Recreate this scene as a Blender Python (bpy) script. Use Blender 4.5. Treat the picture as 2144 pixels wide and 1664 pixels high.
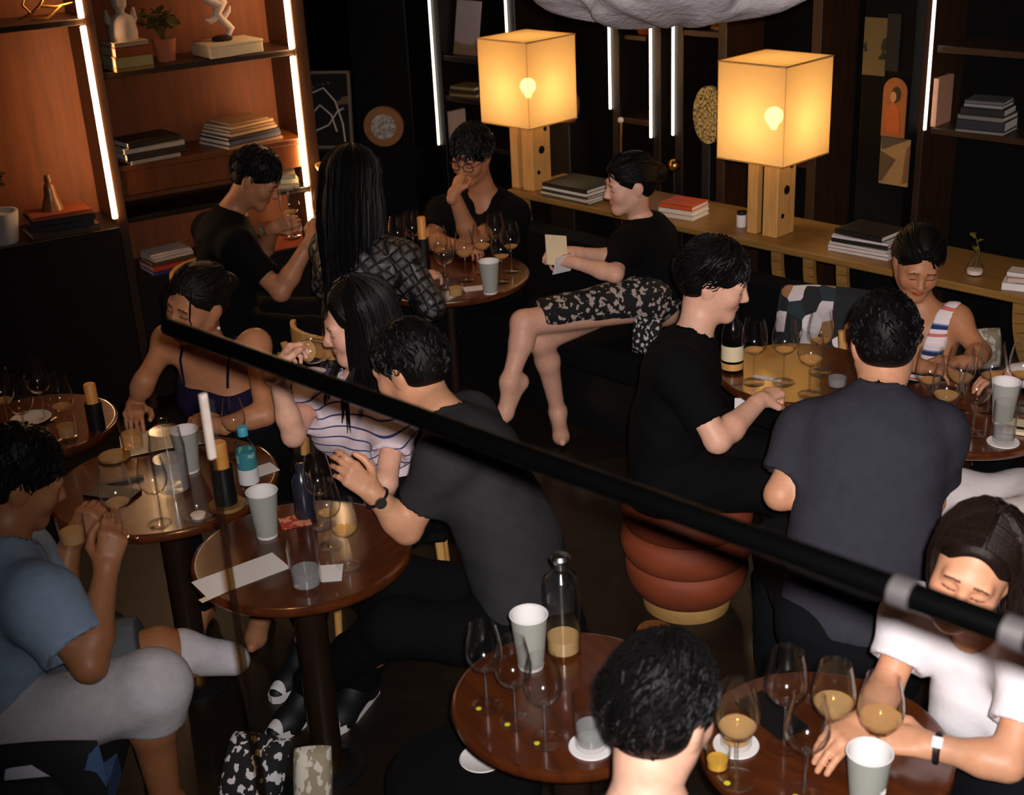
import bpy, math, random
import numpy as np
from mathutils import Vector, Matrix

for _o in list(bpy.data.objects):
    bpy.data.objects.remove(_o, do_unlink=True)
sc = bpy.context.scene
COL = sc.collection
rnd = random.Random(7)

# ---------------------------------------------------------------- camera
CF, CP, CR, CH = 2750.0, math.radians(23.2), math.radians(2.86), 2.5
_fw = np.array([0, math.cos(CP), -math.sin(CP)])
_r0 = np.array([1.0, 0, 0])
_u0 = np.array([0, math.sin(CP), math.cos(CP)])
_ri = math.cos(CR) * _r0 - math.sin(CR) * _u0
_ui = math.sin(CR) * _r0 + math.cos(CR) * _u0
CAM = np.array([0, 0, CH])
cam_d = bpy.data.cameras.new('camera')
cam_d.sensor_width = 36.0
cam_d.sensor_fit = 'HORIZONTAL'
cam_d.lens = 36.0 * CF / 2144.0
cam_d.clip_start = 0.05
cam_d.dof.use_dof = True
cam_d.dof.focus_distance = 4.2
cam_d.dof.aperture_fstop = 4.5
cam = bpy.data.objects.new('camera', cam_d)
COL.objects.link(cam)
_m = Matrix(((_ri[0], _ui[0], -_fw[0], 0), (_ri[1], _ui[1], -_fw[1], 0), (_ri[2], _ui[2], -_fw[2], CH), (0, 0, 0, 1)))
cam.matrix_world = _m
sc.camera = cam

def ray(x, y):
    return _fw + _ri * (x - 1072) / CF - _ui * (y - 832) / CF
def A(x, y, Y):                       # the point seen at pixel (x, y) at world depth Y
    d = ray(x, y)
    return CAM + d * Y / d[1]
def Z(x, y, z):                       # the point seen at pixel (x, y) on a level surface of height z
    d = ray(x, y)
    return CAM + d * (z - CH) / d[2]
def ONP(x, y, p0, n):                 # the point seen at pixel (x, y) on a wall
    d = ray(x, y); p0 = np.array(p0); n = np.array(n)
    return CAM + d * ((p0 - CAM) @ n) / (d @ n)

# ---------------------------------------------------------------- world, lights, exposure
sc.view_settings.view_transform = 'Standard'
sc.view_settings.look = 'None'
sc.view_settings.exposure = 0.0
sc.view_settings.gamma = 1.0
sc.view_settings.use_curve_mapping = False
sc.cycles.use_denoising = True
sc.cycles.max_bounces = 10
sc.cycles.transparent_max_bounces = 24
sc.cycles.caustics_reflective = False
sc.cycles.caustics_refractive = False
sc.cycles.sample_clamp_indirect = 4.0
w = bpy.data.worlds.new('night')
sc.world = w
w.use_nodes = True
w.node_tree.nodes['Background'].inputs[0].default_value = (0, 0, 0, 1)
w.node_tree.nodes['Background'].inputs[1].default_value = 0.0

def aim(o, target):
    d = Vector(target) - o.location
    o.rotation_euler = d.to_track_quat('-Z', 'Y').to_euler()
def spot(name, loc, target, power, col, size, blend, radius):
    l = bpy.data.lights.new(name, 'SPOT')
    l.energy = power; l.color = col; l.spot_size = math.radians(size); l.spot_blend = blend; l.shadow_soft_size = radius
    o = bpy.data.objects.new(name, l); COL.objects.link(o)
    o.location = loc; aim(o, target)
    return o
# the flash of the camera that took the picture, beside and above the lens, its beam falling off to the left
FLASH = spot('camera_flash_offscreen', (0.035, -0.03, 2.555), (0.88, 3.3, 0.88), 630, (1.0, 0.92, 0.90), 78, 1.0, 0.022)
# warm downlights on the ceiling above the frame: they make the orange pools on the three lit groups of tables
WARM = (1.0, 0.52, 0.20)
for nm, x, y, pw, sz in (('ceiling_downlight_a_offscreen', -1.0, 3.75, 20, 55), ('ceiling_downlight_b_offscreen', -0.3, 5.55, 30, 50),
                        ('ceiling_downlight_c_offscreen', 1.25, 4.15, 22, 55)):
    spot(nm, (x, y, 3.22), (x, y, 0), pw, WARM, sz, 0.6, 0.04)

# ---------------------------------------------------------------- colour and material helpers
def S(r, g, b):
    f = lambda c: (c / 255 / 12.92) if c / 255 <= 0.04045 else ((c / 255 + 0.055) / 1.055) ** 2.4
    return (f(r), f(g), f(b), 1.0)
def _nt(name):
    m = bpy.data.materials.new(name); m.use_nodes = True
    nt = m.node_tree
    return m, nt, nt.nodes['Principled BSDF']
def _coord(nt, scale=(1, 1, 1), kind='Object', rot=(0, 0, 0)):
    tc = nt.nodes.new('ShaderNodeTexCoord'); mp = nt.nodes.new('ShaderNodeMapping')
    mp.inputs['Scale'].default_value = scale; mp.inputs['Rotation'].default_value = rot
    nt.links.new(tc.outputs[kind], mp.inputs[0])
    return mp.outputs[0]
def _noise(nt, vec, scale, detail=4, rough=0.6):
    n = nt.nodes.new('ShaderNodeTexNoise')
    n.inputs['Scale'].default_value = scale; n.inputs['Detail'].default_value = detail; n.inputs['Roughness'].default_value = rough
    nt.links.new(vec, n.inputs['Vector'])
    return n.outputs['Fac']
def _ramp(nt, fac, stops, interp='LINEAR'):
    r = nt.nodes.new('ShaderNodeValToRGB'); r.color_ramp.interpolation = interp
    e = r.color_ramp.elements
    while len(e) < len(stops): e.new(0.5)
    for k, (p, c) in enumerate(stops):
        e[k].position = p; e[k].color = c if len(c) == 4 else (*c, 1)
    nt.links.new(fac, r.inputs[0])
    return r.outputs[0]
def _bump(nt, p, h, strength=0.2, dist=0.01):
    b = nt.nodes.new('ShaderNodeBump'); b.inputs['Strength'].default_value = strength; b.inputs['Distance'].default_value = dist
    nt.links.new(h, b.inputs['Height']); nt.links.new(b.outputs[0], p.inputs['Normal'])
def mul(c, k): return (min(c[0] * k, 1), min(c[1] * k, 1), min(c[2] * k, 1), 1)
def plain(name, c, rough=0.6, metal=0.0, var=0.12, scale=18, bump=0.0, coat=0.0, spec=0.5, sheen=0.0, bscale=None, bdist=0.004):
    m, nt, p = _nt(name)
    v = _coord(nt); f = _noise(nt, v, scale)
    nt.links.new(_ramp(nt, f, [(0.3, mul(c, 1 - var)), (0.7, mul(c, 1 + var))]), p.inputs['Base Color'])
    p.inputs['Roughness'].default_value = rough; p.inputs['Metallic'].default_value = metal
    p.inputs['Specular IOR Level'].default_value = spec
    p.inputs['Coat Weight'].default_value = coat; p.inputs['Coat Roughness'].default_value = 0.12
    p.inputs['Sheen Weight'].default_value = sheen
    if bump: _bump(nt, p, _noise(nt, v, bscale or scale * 4, 6), bump, bdist)
    return m
def wood(name, c1, c2, scale=6, stretch=(1, 12, 12), rough=0.4, coat=0.3, bump=0.06):
    m, nt, p = _nt(name)
    v = _coord(nt, stretch)
    f = _noise(nt, v, scale, 6, 0.65)
    nt.links.new(_ramp(nt, f, [(0.28, c1), (0.72, c2)]), p.inputs['Base Color'])
    p.inputs['Roughness'].default_value = rough; p.inputs['Coat Weight'].default_value = coat; p.inputs['Coat Roughness'].default_value = 0.1
    _bump(nt, p, f, bump, 0.003)
    return m
def glow(name, c, strength):
    m, nt, p = _nt(name)
    p.inputs['Base Color'].default_value = (0.8, 0.8, 0.8, 1)
    p.inputs['Emission Color'].default_value = c; p.inputs['Emission Strength'].default_value = strength
    return m
def thin_glass(name, tint=(1, 1, 1, 1), rough=0.03, ior=1.5, boost=1.0):
    m = bpy.data.materials.new(name); m.use_nodes = True; nt = m.node_tree
    for n in list(nt.nodes): nt.nodes.remove(n)
    o = nt.nodes.new('ShaderNodeOutputMaterial'); mx = nt.nodes.new('ShaderNodeMixShader')
    t = nt.nodes.new('ShaderNodeBsdfTransparent'); g = nt.nodes.new('ShaderNodeBsdfGlossy')
    f = nt.nodes.new('ShaderNodeLayerWeight'); f.inputs['Blend'].default_value = 0.5
    pw = nt.nodes.new('ShaderNodeMath'); pw.operation = 'POWER'; pw.inputs[1].default_value = 4.5
    mt = nt.nodes.new('ShaderNodeMath'); mt.operation = 'MULTIPLY_ADD'; mt.use_clamp = True
    t.inputs[0].default_value = tint; g.inputs['Roughness'].default_value = rough
    mt.inputs[1].default_value = 0.85 * boost; mt.inputs[2].default_value = 0.022 * boost
    nt.links.new(f.outputs['Facing'], pw.inputs[0]); nt.links.new(pw.outputs[0], mt.inputs[0]); nt.links.new(mt.outputs[0], mx.inputs[0])
    nt.links.new(t.outputs[0], mx.inputs[1]); nt.links.new(g.outputs[0], mx.inputs[2]); nt.links.new(mx.outputs[0], o.inputs[0])
    return m
def real_glass(name, c=(1, 1, 1, 1), rough=0.0, ior=1.45):
    m, nt, p = _nt(name)
    p.inputs['Base Color'].default_value = c; p.inputs['Transmission Weight'].default_value = 1
    p.inputs['Roughness'].default_value = rough; p.inputs['IOR'].default_value = ior
    return m

def liquid(name, c, body=0.4):
    """a drink: mostly clear and tinted, with some light scattered inside it"""
    m = bpy.data.materials.new(name); m.use_nodes = True; nt = m.node_tree
    for n in list(nt.nodes): nt.nodes.remove(n)
    o = nt.nodes.new('ShaderNodeOutputMaterial'); t = nt.nodes.new('ShaderNodeBsdfTransparent'); d = nt.nodes.new('ShaderNodeBsdfDiffuse'); g = nt.nodes.new('ShaderNodeBsdfGlossy')
    t.inputs[0].default_value = (c[0], c[1] * .98, c[2] * .9, 1); d.inputs[0].default_value = c; g.inputs['Roughness'].default_value = 0.08
    a = nt.nodes.new('ShaderNodeMixShader'); a.inputs[0].default_value = body; b = nt.nodes.new('ShaderNodeMixShader'); b.inputs[0].default_value = 0.06
    nt.links.new(t.outputs[0], a.inputs[1]); nt.links.new(d.outputs[0], a.inputs[2]); nt.links.new(a.outputs[0], b.inputs[1]); nt.links.new(g.outputs[0], b.inputs[2]); nt.links.new(b.outputs[0], o.inputs[0])
    return m

# ---------------------------------------------------------------- mesh helpers
def put(o, parent=None):
    COL.objects.link(o)
    if parent is not None: o.parent = parent
    return o
def tag(o, label=None, cat=None, group=None, kind=None):
    if label: o['label'] = label
    if cat: o['category'] = cat
    if group: o['group'] = group
    if kind: o['kind'] = kind
    return o
def thing(name, label, cat, loc=(0, 0, 0), rotz=0.0, group=None, kind=None):
    o = bpy.data.objects.new(name, None); o.empty_display_size = 0.05
    COL.objects.link(o); o.location = loc; o.rotation_euler = (0, 0, rotz)
    return tag(o, label, cat, group, kind)
class MB:
    def __init__(s): s.v = []; s.f = []
    def add(s, vs, fs):
        b = len(s.v); s.v += [tuple(map(float, v)) for v in vs]; s.f += [tuple(i + b for i in f) for f in fs]; return s
    def box(s, c, d, R=None, bev=0.0):
        hx, hy, hz = d[0] / 2, d[1] / 2, d[2] / 2
        b = min(bev, hx * .9, hy * .9, hz * .9)
        if b <= 0:
            vs = [(x, y, z) for z in (-hz, hz) for y in (-hy, hy) for x in (-hx, hx)]
            fs = [(0, 2, 3, 1), (4, 5, 7, 6), (0, 1, 5, 4), (2, 6, 7, 3), (0, 4, 6, 2), (1, 3, 7, 5)]
        else:
            vs = []; idx = {}
            for sx in (-1, 1):
                for sy in (-1, 1):
                    for sz in (-1, 1):
                        for ax in range(3):
                            q = [sx * hx, sy * hy, sz * hz]; sg = (sx, sy, sz)
                            for k in range(3):
                                if k != ax: q[k] -= sg[k] * b
                            idx[(sx, sy, sz, ax)] = len(vs); vs.append(tuple(q))
            fs = []
            for ax in range(3):
                o = [k for k in range(3) if k != ax]
                for sg in (-1, 1):
                    loop = []
                    for (a, c2) in ((-1, -1), (1, -1), (1, 1), (-1, 1)):
                        k = [0, 0, 0]; k[ax] = sg; k[o[0]] = a; k[o[1]] = c2
                        loop.append(idx[(*k, ax)])
                    fs.append(tuple(loop))
                for a in (-1, 1):
                    for c2 in (-1, 1):
                        loop = []
                        for t, pp in ((-1, o[0]), (1, o[0]), (1, o[1]), (-1, o[1])):
                            k = [0, 0, 0]; k[ax] = t; k[o[0]] = a; k[o[1]] = c2
                            loop.append(idx[(*k, pp)])
                        fs.append(tuple(loop))
            for sx in (-1, 1):
                for sy in (-1, 1):
                    for sz in (-1, 1): fs.append(tuple(idx[(sx, sy, sz, k)] for k in range(3)))
        if R is not None:
            vs = [tuple(Vector(c) + R @ Vector(v)) for v in vs]
        else:
            vs = [(c[0] + v[0], c[1] + v[1], c[2] + v[2]) for v in vs]
        return s.add(vs, fs)
    def lathe(s, prof, n=32, c=(0, 0, 0), closed=False):
        vs, fs = [], []
        m = len(prof)
        for k in range(n):
            a = 2 * math.pi * k / n
            for (r, z) in prof: vs.append((c[0] + r * math.cos(a), c[1] + r * math.sin(a), c[2] + z))
        for k in range(n):
            k2 = (k + 1) % n
            for j in range(m - 1 + (1 if closed else 0)):
                j2 = (j + 1) % m
                fs.append((k * m + j, k2 * m + j, k2 * m + j2, k * m + j2))
        return s.add(vs, fs)
    def tube(s, pts, rad, n=8, cap=True):
        pts = [Vector(p) for p in pts]
        if not hasattr(rad, '__len__'): rad = [rad] * len(pts)
        vs, fs = [], []
        t0 = (pts[1] - pts[0]).normalized()
        u = t0.orthogonal().normalized()
        for k, p in enumerate(pts):
            t = (pts[min(k + 1, len(pts) - 1)] - pts[max(k - 1, 0)]).normalized()
            u = (u - t * u.dot(t)).normalized(); w2 = t.cross(u)
            for j in range(n):
                a = 2 * math.pi * j / n
                vs.append(p + (u * math.cos(a) + w2 * math.sin(a)) * rad[k])
        for k in range(len(pts) - 1):
            for j in range(n):
                j2 = (j + 1) % n
                fs.append((k * n + j, k * n + j2, (k + 1) * n + j2, (k + 1) * n + j))
        if cap:
            fs.append(tuple(range(n - 1, -1, -1))); fs.append(tuple(range((len(pts) - 1) * n, len(pts) * n)))
        return s.add(vs, fs)
    def prism(s, poly, h, M=None):       # poly in xy, thickness along z from 0 to h
        n = len(poly)
        vs = [Vector((x, y, 0)) for x, y in poly] + [Vector((x, y, h)) for x, y in poly]
        if M is not None: vs = [M @ v for v in vs]
        fs = [tuple(range(n - 1, -1, -1)), tuple(range(n, 2 * n))] + [(k, (k + 1) % n, n + (k + 1) % n, n + k) for k in range(n)]
        return s.add(vs, fs)
    def mesh(s, name, mat, smooth=False):
        me = bpy.data.meshes.new(name); me.from_pydata(s.v, [], s.f); me.update()
        import bmesh
        bm = bmesh.new(); bm.from_mesh(me); bmesh.ops.recalc_face_normals(bm, faces=bm.faces); bm.to_mesh(me); bm.free()
        if smooth:
            me.polygons.foreach_set('use_smooth', [True] * len(me.polygons))
            try: me.set_sharp_from_angle(angle=math.radians(40))
            except Exception: pass
        if mat: me.materials.append(mat)
        return me
    def obj(s, name, mat, parent=None, smooth=False):
        return put(bpy.data.objects.new(name, s.mesh(name, mat, smooth)), parent)
def inst(name, me, parent=None):
    return put(bpy.data.objects.new(name, me), parent)
def struct(name, mb, mat, parent=None):
    o = mb.obj(name, mat, parent)
    if parent is None: o['kind'] = 'structure'
    return o
def rz(a): return Matrix.Rotation(a, 3, 'Z')

# ---------------------------------------------------------------- distance-field modelling for bodies, cloth and hair
def nrm(v):
    v = np.asarray(v, float); return v / (np.linalg.norm(v) + 1e-12)
def cap(a, b, ra, rb, k=0.03): return dict(t='c', a=np.array(a, float), b=np.array(b, float), ra=ra, rb=rb, k=k, op='+')
def fcap(a, b, ra, rb, n, s, k=0.05): return dict(t='f', a=np.array(a, float), b=np.array(b, float), ra=ra, rb=rb, n=nrm(n), s=s, k=k, op='+')
def ell(c, Rm, r, k=0.03): return dict(t='e', c=np.array(c, float), R=np.array(Rm, float), r=np.array(r, float), k=k, op='+')
def sleeve(a, b, ra, rb, k=0.04): return dict(t='s', a=np.array(a, float), b=np.array(b, float), ra=ra, rb=rb, k=k, op='+')
def sub(p, k=0.01): q = dict(p); q['op'] = '-'; q['k'] = k; return q
def half(c, n, k=0.004): return dict(t='h', c=np.array(c, float), n=nrm(n), k=k, op='-')
def _bb(p):
    if p['t'] == 'e':
        m = float(p['r'].max()); return p['c'] - m, p['c'] + m
    m = max(p['ra'], p['rb']); return np.minimum(p['a'], p['b']) - m, np.maximum(p['a'], p['b']) + m
def _dist(p, P):
    if p['t'] == 'h':
        return -((P - p['c'].astype(np.float32)) @ p['n'].astype(np.float32))
    if p['t'] == 'e':
        q = (P - p['c'].astype(np.float32)) @ p['R'].T.astype(np.float32)
        r = p['r'].astype(np.float32)
        k0 = np.sqrt(((q / r) ** 2).sum(-1)); k1 = np.sqrt(((q / (r * r)) ** 2).sum(-1)) + 1e-9
        return k0 * (k0 - 1) / k1
    a = p['a'].astype(np.float32); ab = (p['b'] - p['a']).astype(np.float32)
    q = P - a
    if p['t'] == 'f':
        n = p['n'].astype(np.float32); g = 1 / p['s'] - 1
        q = q + (q @ n)[..., None] * n * g; ab = ab + (ab @ n) * n * g
    L = float(ab @ ab) + 1e-9
    t = np.clip((q @ ab) / L, 0, 1)
    d = np.sqrt(((q - t[..., None] * ab) ** 2).sum(-1)) - (p['ra'] + (p['rb'] - p['ra']) * t)
    if p['t'] == 'f': d = d * (0.5 + 0.5 * p['s'])
    if p['t'] == 's':
        l = math.sqrt(L); d = np.maximum(d, (q @ (ab / l)) - l)
    return d
def field_mesh(prims, vox, box=None):
    """one smooth closed surface around a list of rounded shapes"""
    pos = [p for p in prims if p['op'] == '+']
    lo = np.min([_bb(p)[0] for p in pos], 0) - 3 * vox; hi = np.max([_bb(p)[1] for p in pos], 0) + 3 * vox
    if box is not None: lo = np.maximum(lo, box[0]); hi = np.minimum(hi, box[1])
    n = np.ceil((hi - lo) / vox).astype(int) + 1
    ax = [(lo[i] + np.arange(n[i]) * vox).astype(np.float32) for i in range(3)]
    D = np.full(n, 1.0, np.float32)
    for p in prims:
        if p['t'] == 'h': i0 = np.zeros(3, int); i1 = n
        else:
            b0, b1 = _bb(p); m = p['k'] + 3 * vox
            i0 = np.clip(np.floor((b0 - m - lo) / vox).astype(int), 0, n); i1 = np.clip(np.ceil((b1 + m - lo) / vox).astype(int) + 1, 0, n)
        if (i1 <= i0).any(): continue
        P = np.stack(np.meshgrid(ax[0][i0[0]:i1[0]], ax[1][i0[1]:i1[1]], ax[2][i0[2]:i1[2]], indexing='ij'), -1)
        d = _dist(p, P)
        s = np.s_[i0[0]:i1[0], i0[1]:i1[1], i0[2]:i1[2]]
        k = max(p['k'], 1e-5); c = D[s]
        if p['op'] == '+':
            h = np.clip(0.5 + 0.5 * (c - d) / k, 0, 1); D[s] = c * (1 - h) + d * h - k * h * (1 - h)
        else:
            d = -d; h = np.clip(0.5 - 0.5 * (c - d) / k, 0, 1); D[s] = c * (1 - h) + d * h + k * h * (1 - h)
    if box is None:
        pass
    D[0] = np.maximum(D[0], 1e-4); D[-1] = np.maximum(D[-1], 1e-4); D[:, 0] = np.maximum(D[:, 0], 1e-4); D[:, -1] = np.maximum(D[:, -1], 1e-4)
    D[:, :, 0] = np.maximum(D[:, :, 0], 1e-4); D[:, :, -1] = np.maximum(D[:, :, -1], 1e-4)
    return surface_nets(D, lo, vox)
def surface_nets(D, lo, vox):
    n = np.array(D.shape); ins = D < 0
    c = np.zeros(n - 1, np.int8)
    for i in (0, 1):
        for j in (0, 1):
            for k in (0, 1): c += ins[i:n[0] - 1 + i, j:n[1] - 1 + j, k:n[2] - 1 + k]
    cells = np.argwhere((c > 0) & (c < 8))
    if len(cells) == 0: return np.zeros((0, 3)), np.zeros((0, 4), int)
    acc = np.zeros((len(cells), 3)); cnt = np.zeros(len(cells))
    cor = [(i, j, k) for i in (0, 1) for j in (0, 1) for k in (0, 1)]
    val = {q: D[cells[:, 0] + q[0], cells[:, 1] + q[1], cells[:, 2] + q[2]] for q in cor}
    for q in cor:
        for a in range(3):
            if q[a] == 0:
                q2 = list(q); q2[a] = 1; q2 = tuple(q2)
                v1, v2 = val[q], val[q2]; m = (v1 < 0) != (v2 < 0)
                t = np.where(m, v1 / np.where(m, v1 - v2, 1), 0)
                pt = np.tile(np.array(q, float), (len(cells), 1)); pt[:, a] += t
                acc[m] += pt[m]; cnt[m] += 1
    V = lo + (cells + acc / cnt[:, None]) * vox
    idm = np.full(n - 1, -1, np.int64); idm[tuple(cells.T)] = np.arange(len(cells))
    Fs = []
    for a in range(3):
        b, c2 = (a + 1) % 3, (a + 2) % 3
        s1 = [slice(None)] * 3; s2 = [slice(None)] * 3
        s1[a] = slice(0, n[a] - 1); s2[a] = slice(1, n[a])
        s1[b] = s2[b] = slice(1, n[b] - 1); s1[c2] = s2[c2] = slice(1, n[c2] - 1)
        i1, i2 = ins[tuple(s1)], ins[tuple(s2)]
        e = np.argwhere(i1 != i2)
        if len(e) == 0: continue
        fl = i1[tuple(e.T)]
        e[:, b] += 1; e[:, c2] += 1
        def cell(db, dc):
            q = e.copy(); q[:, b] -= db; q[:, c2] -= dc; return idm[tuple(q.T)]
        q = np.stack([cell(1, 1), cell(0, 1), cell(0, 0), cell(1, 0)], 1)
        q[~fl] = q[~fl][:, ::-1]
        Fs.append(q)
    F = np.concatenate(Fs)
    return V, F[(F >= 0).all(1)]
def relax(V, F, it=1, lam=0.5):
    for _ in range(it):
        acc = np.zeros_like(V); cnt = np.zeros(len(V))
        for a in range(4):
            for d in (1, 3):
                np.add.at(acc, F[:, a], V[F[:, (a + d) % 4]]); np.add.at(cnt, F[:, a], 1)
        V = V + lam * (acc / np.maximum(cnt, 1)[:, None] - V)
    return V
def np_mesh(name, parts, mat, parent=None, cols=None, smooth=True):
    Vs, Fs, o = [], [], 0
    for V, F in parts:
        Vs.append(V); Fs.append(F + o); o += len(V)
    V = np.concatenate(Vs).astype(np.float32); F = np.concatenate(Fs).astype(np.int32)
    me = bpy.data.meshes.new(name)
    me.vertices.add(len(V)); me.vertices.foreach_set('co', V.ravel())
    me.loops.add(F.size); me.loops.foreach_set('vertex_index', F.ravel())
    me.polygons.add(len(F)); me.polygons.foreach_set('loop_start', np.arange(0, F.size, 4, dtype=np.int32))
    me.update(calc_edges=True); me.validate()
    if smooth: me.polygons.foreach_set('use_smooth', np.ones(len(me.polygons), bool))
    if cols is not None and len(cols) == len(me.vertices):
        at = me.color_attributes.new('tone', 'FLOAT_COLOR', 'POINT')
        at.data.foreach_set('color', np.concatenate([cols, np.ones((len(cols), 1))], 1).astype(np.float32).ravel())
    me.materials.append(mat)
    return put(bpy.data.objects.new(name, me), parent)

# ---------------------------------------------------------------- materials
M = {}
M['floor'] = wood('dark floor boards', S(16, 11, 7), S(32, 21, 11), 3, (1, 9, 1), 0.5, 0.08)
M['dark_wall'] = plain('near black wall paint', S(9, 8, 7), 0.8, var=0.2, scale=5, spec=0.1)
M['ceiling'] = plain('dark ceiling', S(24, 21, 19), 0.9)
M['shelf_wood'] = wood('warm walnut veneer', S(92, 46, 14), S(124, 66, 22), 4, (9, 9, 1), 0.4, 0.2)
M['shelf_back'] = wood('walnut back panel', S(104, 50, 12), S(136, 70, 18), 3, (7, 7, 0.8), 0.6, 0.0)
M['dark_wood'] = wood('dark stained wood', S(15, 10, 7), S(30, 19, 11), 5, (1, 8, 8), 0.4, 0.1)
M['upright_wood'] = wood('dark walnut upright', S(40, 23, 12), S(62, 37, 18), 5, (8, 8, 1), 0.45, 0.1)
M['table_wood'] = wood('polished brown table wood', S(58, 25, 9), S(92, 42, 14), 5, (1, 7, 1), 0.28, 0.75, 0.02)
M['table_edge'] = plain('dark table column', S(34, 22, 14), 0.35, coat=0.2)
M['console'] = wood('tan oak console', S(120, 86, 38), S(150, 110, 54), 6, (1, 14, 14), 0.5, 0.1)
M['lamp_wood'] = wood('light oak lamp base', S(196, 140, 74), S(222, 168, 98), 5, (12, 12, 1), 0.5, 0.1)
M['led'] = glow('warm led strip', (1.0, 0.58, 0.28, 1), 38.0)
M['led_w'] = glow('pale led strip', (1.0, 0.86, 0.70, 1), 4.0)
M['bulb'] = glow('lamp bulb', (1.0, 0.82, 0.53, 1), 74.0)
M['brass'] = plain('brass', S(190, 140, 70), 0.3, 1.0)
M['black'] = plain('black satin', S(14, 14, 15), 0.45)
M['black_cloth'] = plain('black upholstery', S(7, 7, 8), 0.85, bump=0.2, spec=0.15)
M['rust'] = plain('rust leather', S(128, 56, 26), 0.7, var=0.12, scale=9, bump=0.25, bscale=160, bdist=0.002)
M['tan'] = plain('tan plywood', S(168, 128, 74), 0.5)
M['white'] = plain('white card', S(226, 220, 218), 0.7, var=0.03)
M['cream'] = plain('cream paper', S(226, 206, 168), 0.7, var=0.05)
M['pages'] = plain('book pages', S(224, 214, 196), 0.8, var=0.08, scale=60)
M['steel'] = plain('brushed steel', S(190, 190, 190), 0.28, 1.0)
M['stone'] = plain('white stone', S(226, 205, 190), 0.6, var=0.1)
M['terracotta'] = plain('terracotta', S(186, 112, 76), 0.75, bump=0.1)
M['leafy'] = plain('olive leaves', S(104, 92, 34), 0.6, var=0.3)
M['glass'] = thin_glass('clear drinking glass', (0.99, 0.99, 0.99, 1), 0.12, 1.52, 1.3)
M['glass_stem'] = thin_glass('thick stem glass', (0.97, 0.97, 0.97, 1), 0.22, 1.52, 5.0)
M['pane'] = thin_glass('balustrade glass', (0.97, 0.98, 0.98, 1), 0.01, 1.3, 0.5)
M['wine'] = liquid('white wine', S(255, 224, 164), 0.32)
M['water'] = liquid('water', S(232, 234, 238), 0.22)
def shade_mat():
    m = bpy.data.materials.new('linen lamp shade'); m.use_nodes = True; nt = m.node_tree
    for n in list(nt.nodes): nt.nodes.remove(n)
    o = nt.nodes.new('ShaderNodeOutputMaterial')
    v = _coord(nt, (1, 1, 1)); f = _noise(nt, _coord(nt, (60, 60, 300)), 3, 3)
    c = _ramp(nt, f, [(0.3, S(238, 212, 164)), (0.7, S(248, 228, 184))])
    tl = nt.nodes.new('ShaderNodeBsdfTranslucent'); df = nt.nodes.new('ShaderNodeBsdfDiffuse'); tr = nt.nodes.new('ShaderNodeBsdfTransparent')
    tr.inputs[0].default_value = (1, 0.8, 0.5, 1)
    for n in (tl, df): nt.links.new(c, n.inputs[0])
    a = nt.nodes.new('ShaderNodeMixShader'); a.inputs[0].default_value = 0.3
    b = nt.nodes.new('ShaderNodeMixShader'); b.inputs[0].default_value = 0.2
    nt.links.new(tl.outputs[0], a.inputs[1]); nt.links.new(df.outputs[0], a.inputs[2])
    nt.links.new(a.outputs[0], b.inputs[1]); nt.links.new(tr.outputs[0], b.inputs[2]); nt.links.new(b.outputs[0], o.inputs[0])
    return m
M['shade'] = shade_mat()
def print_mat(name, kind):
    """bold printed fabrics"""
    m, nt, p = _nt(name); p.inputs['Roughness'].default_value = 0.85
    if kind == 'retro':
        v = nt.nodes.new('ShaderNodeTexVoronoi'); v.inputs['Scale'].default_value = 17; v.inputs['Randomness'].default_value = 0.55
        nt.links.new(_coord(nt), v.inputs['Vector'])
        sp = nt.nodes.new('ShaderNodeSeparateColor'); nt.links.new(v.outputs['Color'], sp.inputs[0])
        c = _ramp(nt, sp.outputs[0], [(0, S(20, 26, 30)), (0.34, S(206, 196, 200)), (0.55, S(30, 46, 54)), (0.7, S(222, 214, 214)), (0.86, S(150, 110, 70))], 'CONSTANT')
    elif kind == 'blue':
        v = nt.nodes.new('ShaderNodeTexVoronoi'); v.inputs['Scale'].default_value = 8; v.inputs['Randomness'].default_value = 0.9
        nt.links.new(_coord(nt), v.inputs['Vector'])
        sp = nt.nodes.new('ShaderNodeSeparateColor'); nt.links.new(v.outputs['Color'], sp.inputs[0])
        c = _ramp(nt, sp.outputs[0], [(0, S(8, 8, 10)), (0.5, S(200, 200, 214)), (0.66, S(60, 90, 130)), (0.8, S(12, 12, 14))], 'CONSTANT')
    else:
        base, ink, sc_, th = kind
        f = _noise(nt, _coord(nt), sc_, 2, 0.5)
        c = _ramp(nt, f, [(0, base), (th, ink)], 'CONSTANT')
    nt.links.new(c, p.inputs['Base Color'])
    return m
M['retro'] = print_mat('retro geometric print', 'retro')
M['bluep'] = print_mat('black white and blue print', 'blue')
M['bw'] = print_mat('black and white print', (S(10, 10, 11), S(200, 196, 196), 22, 0.56))
M['floral'] = print_mat('dark floral print', (S(12, 11, 11), S(176, 160, 150), 38, 0.55))
M['beigep'] = print_mat('beige floral print', (S(150, 136, 112), S(206, 196, 180), 14, 0.52))

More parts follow.
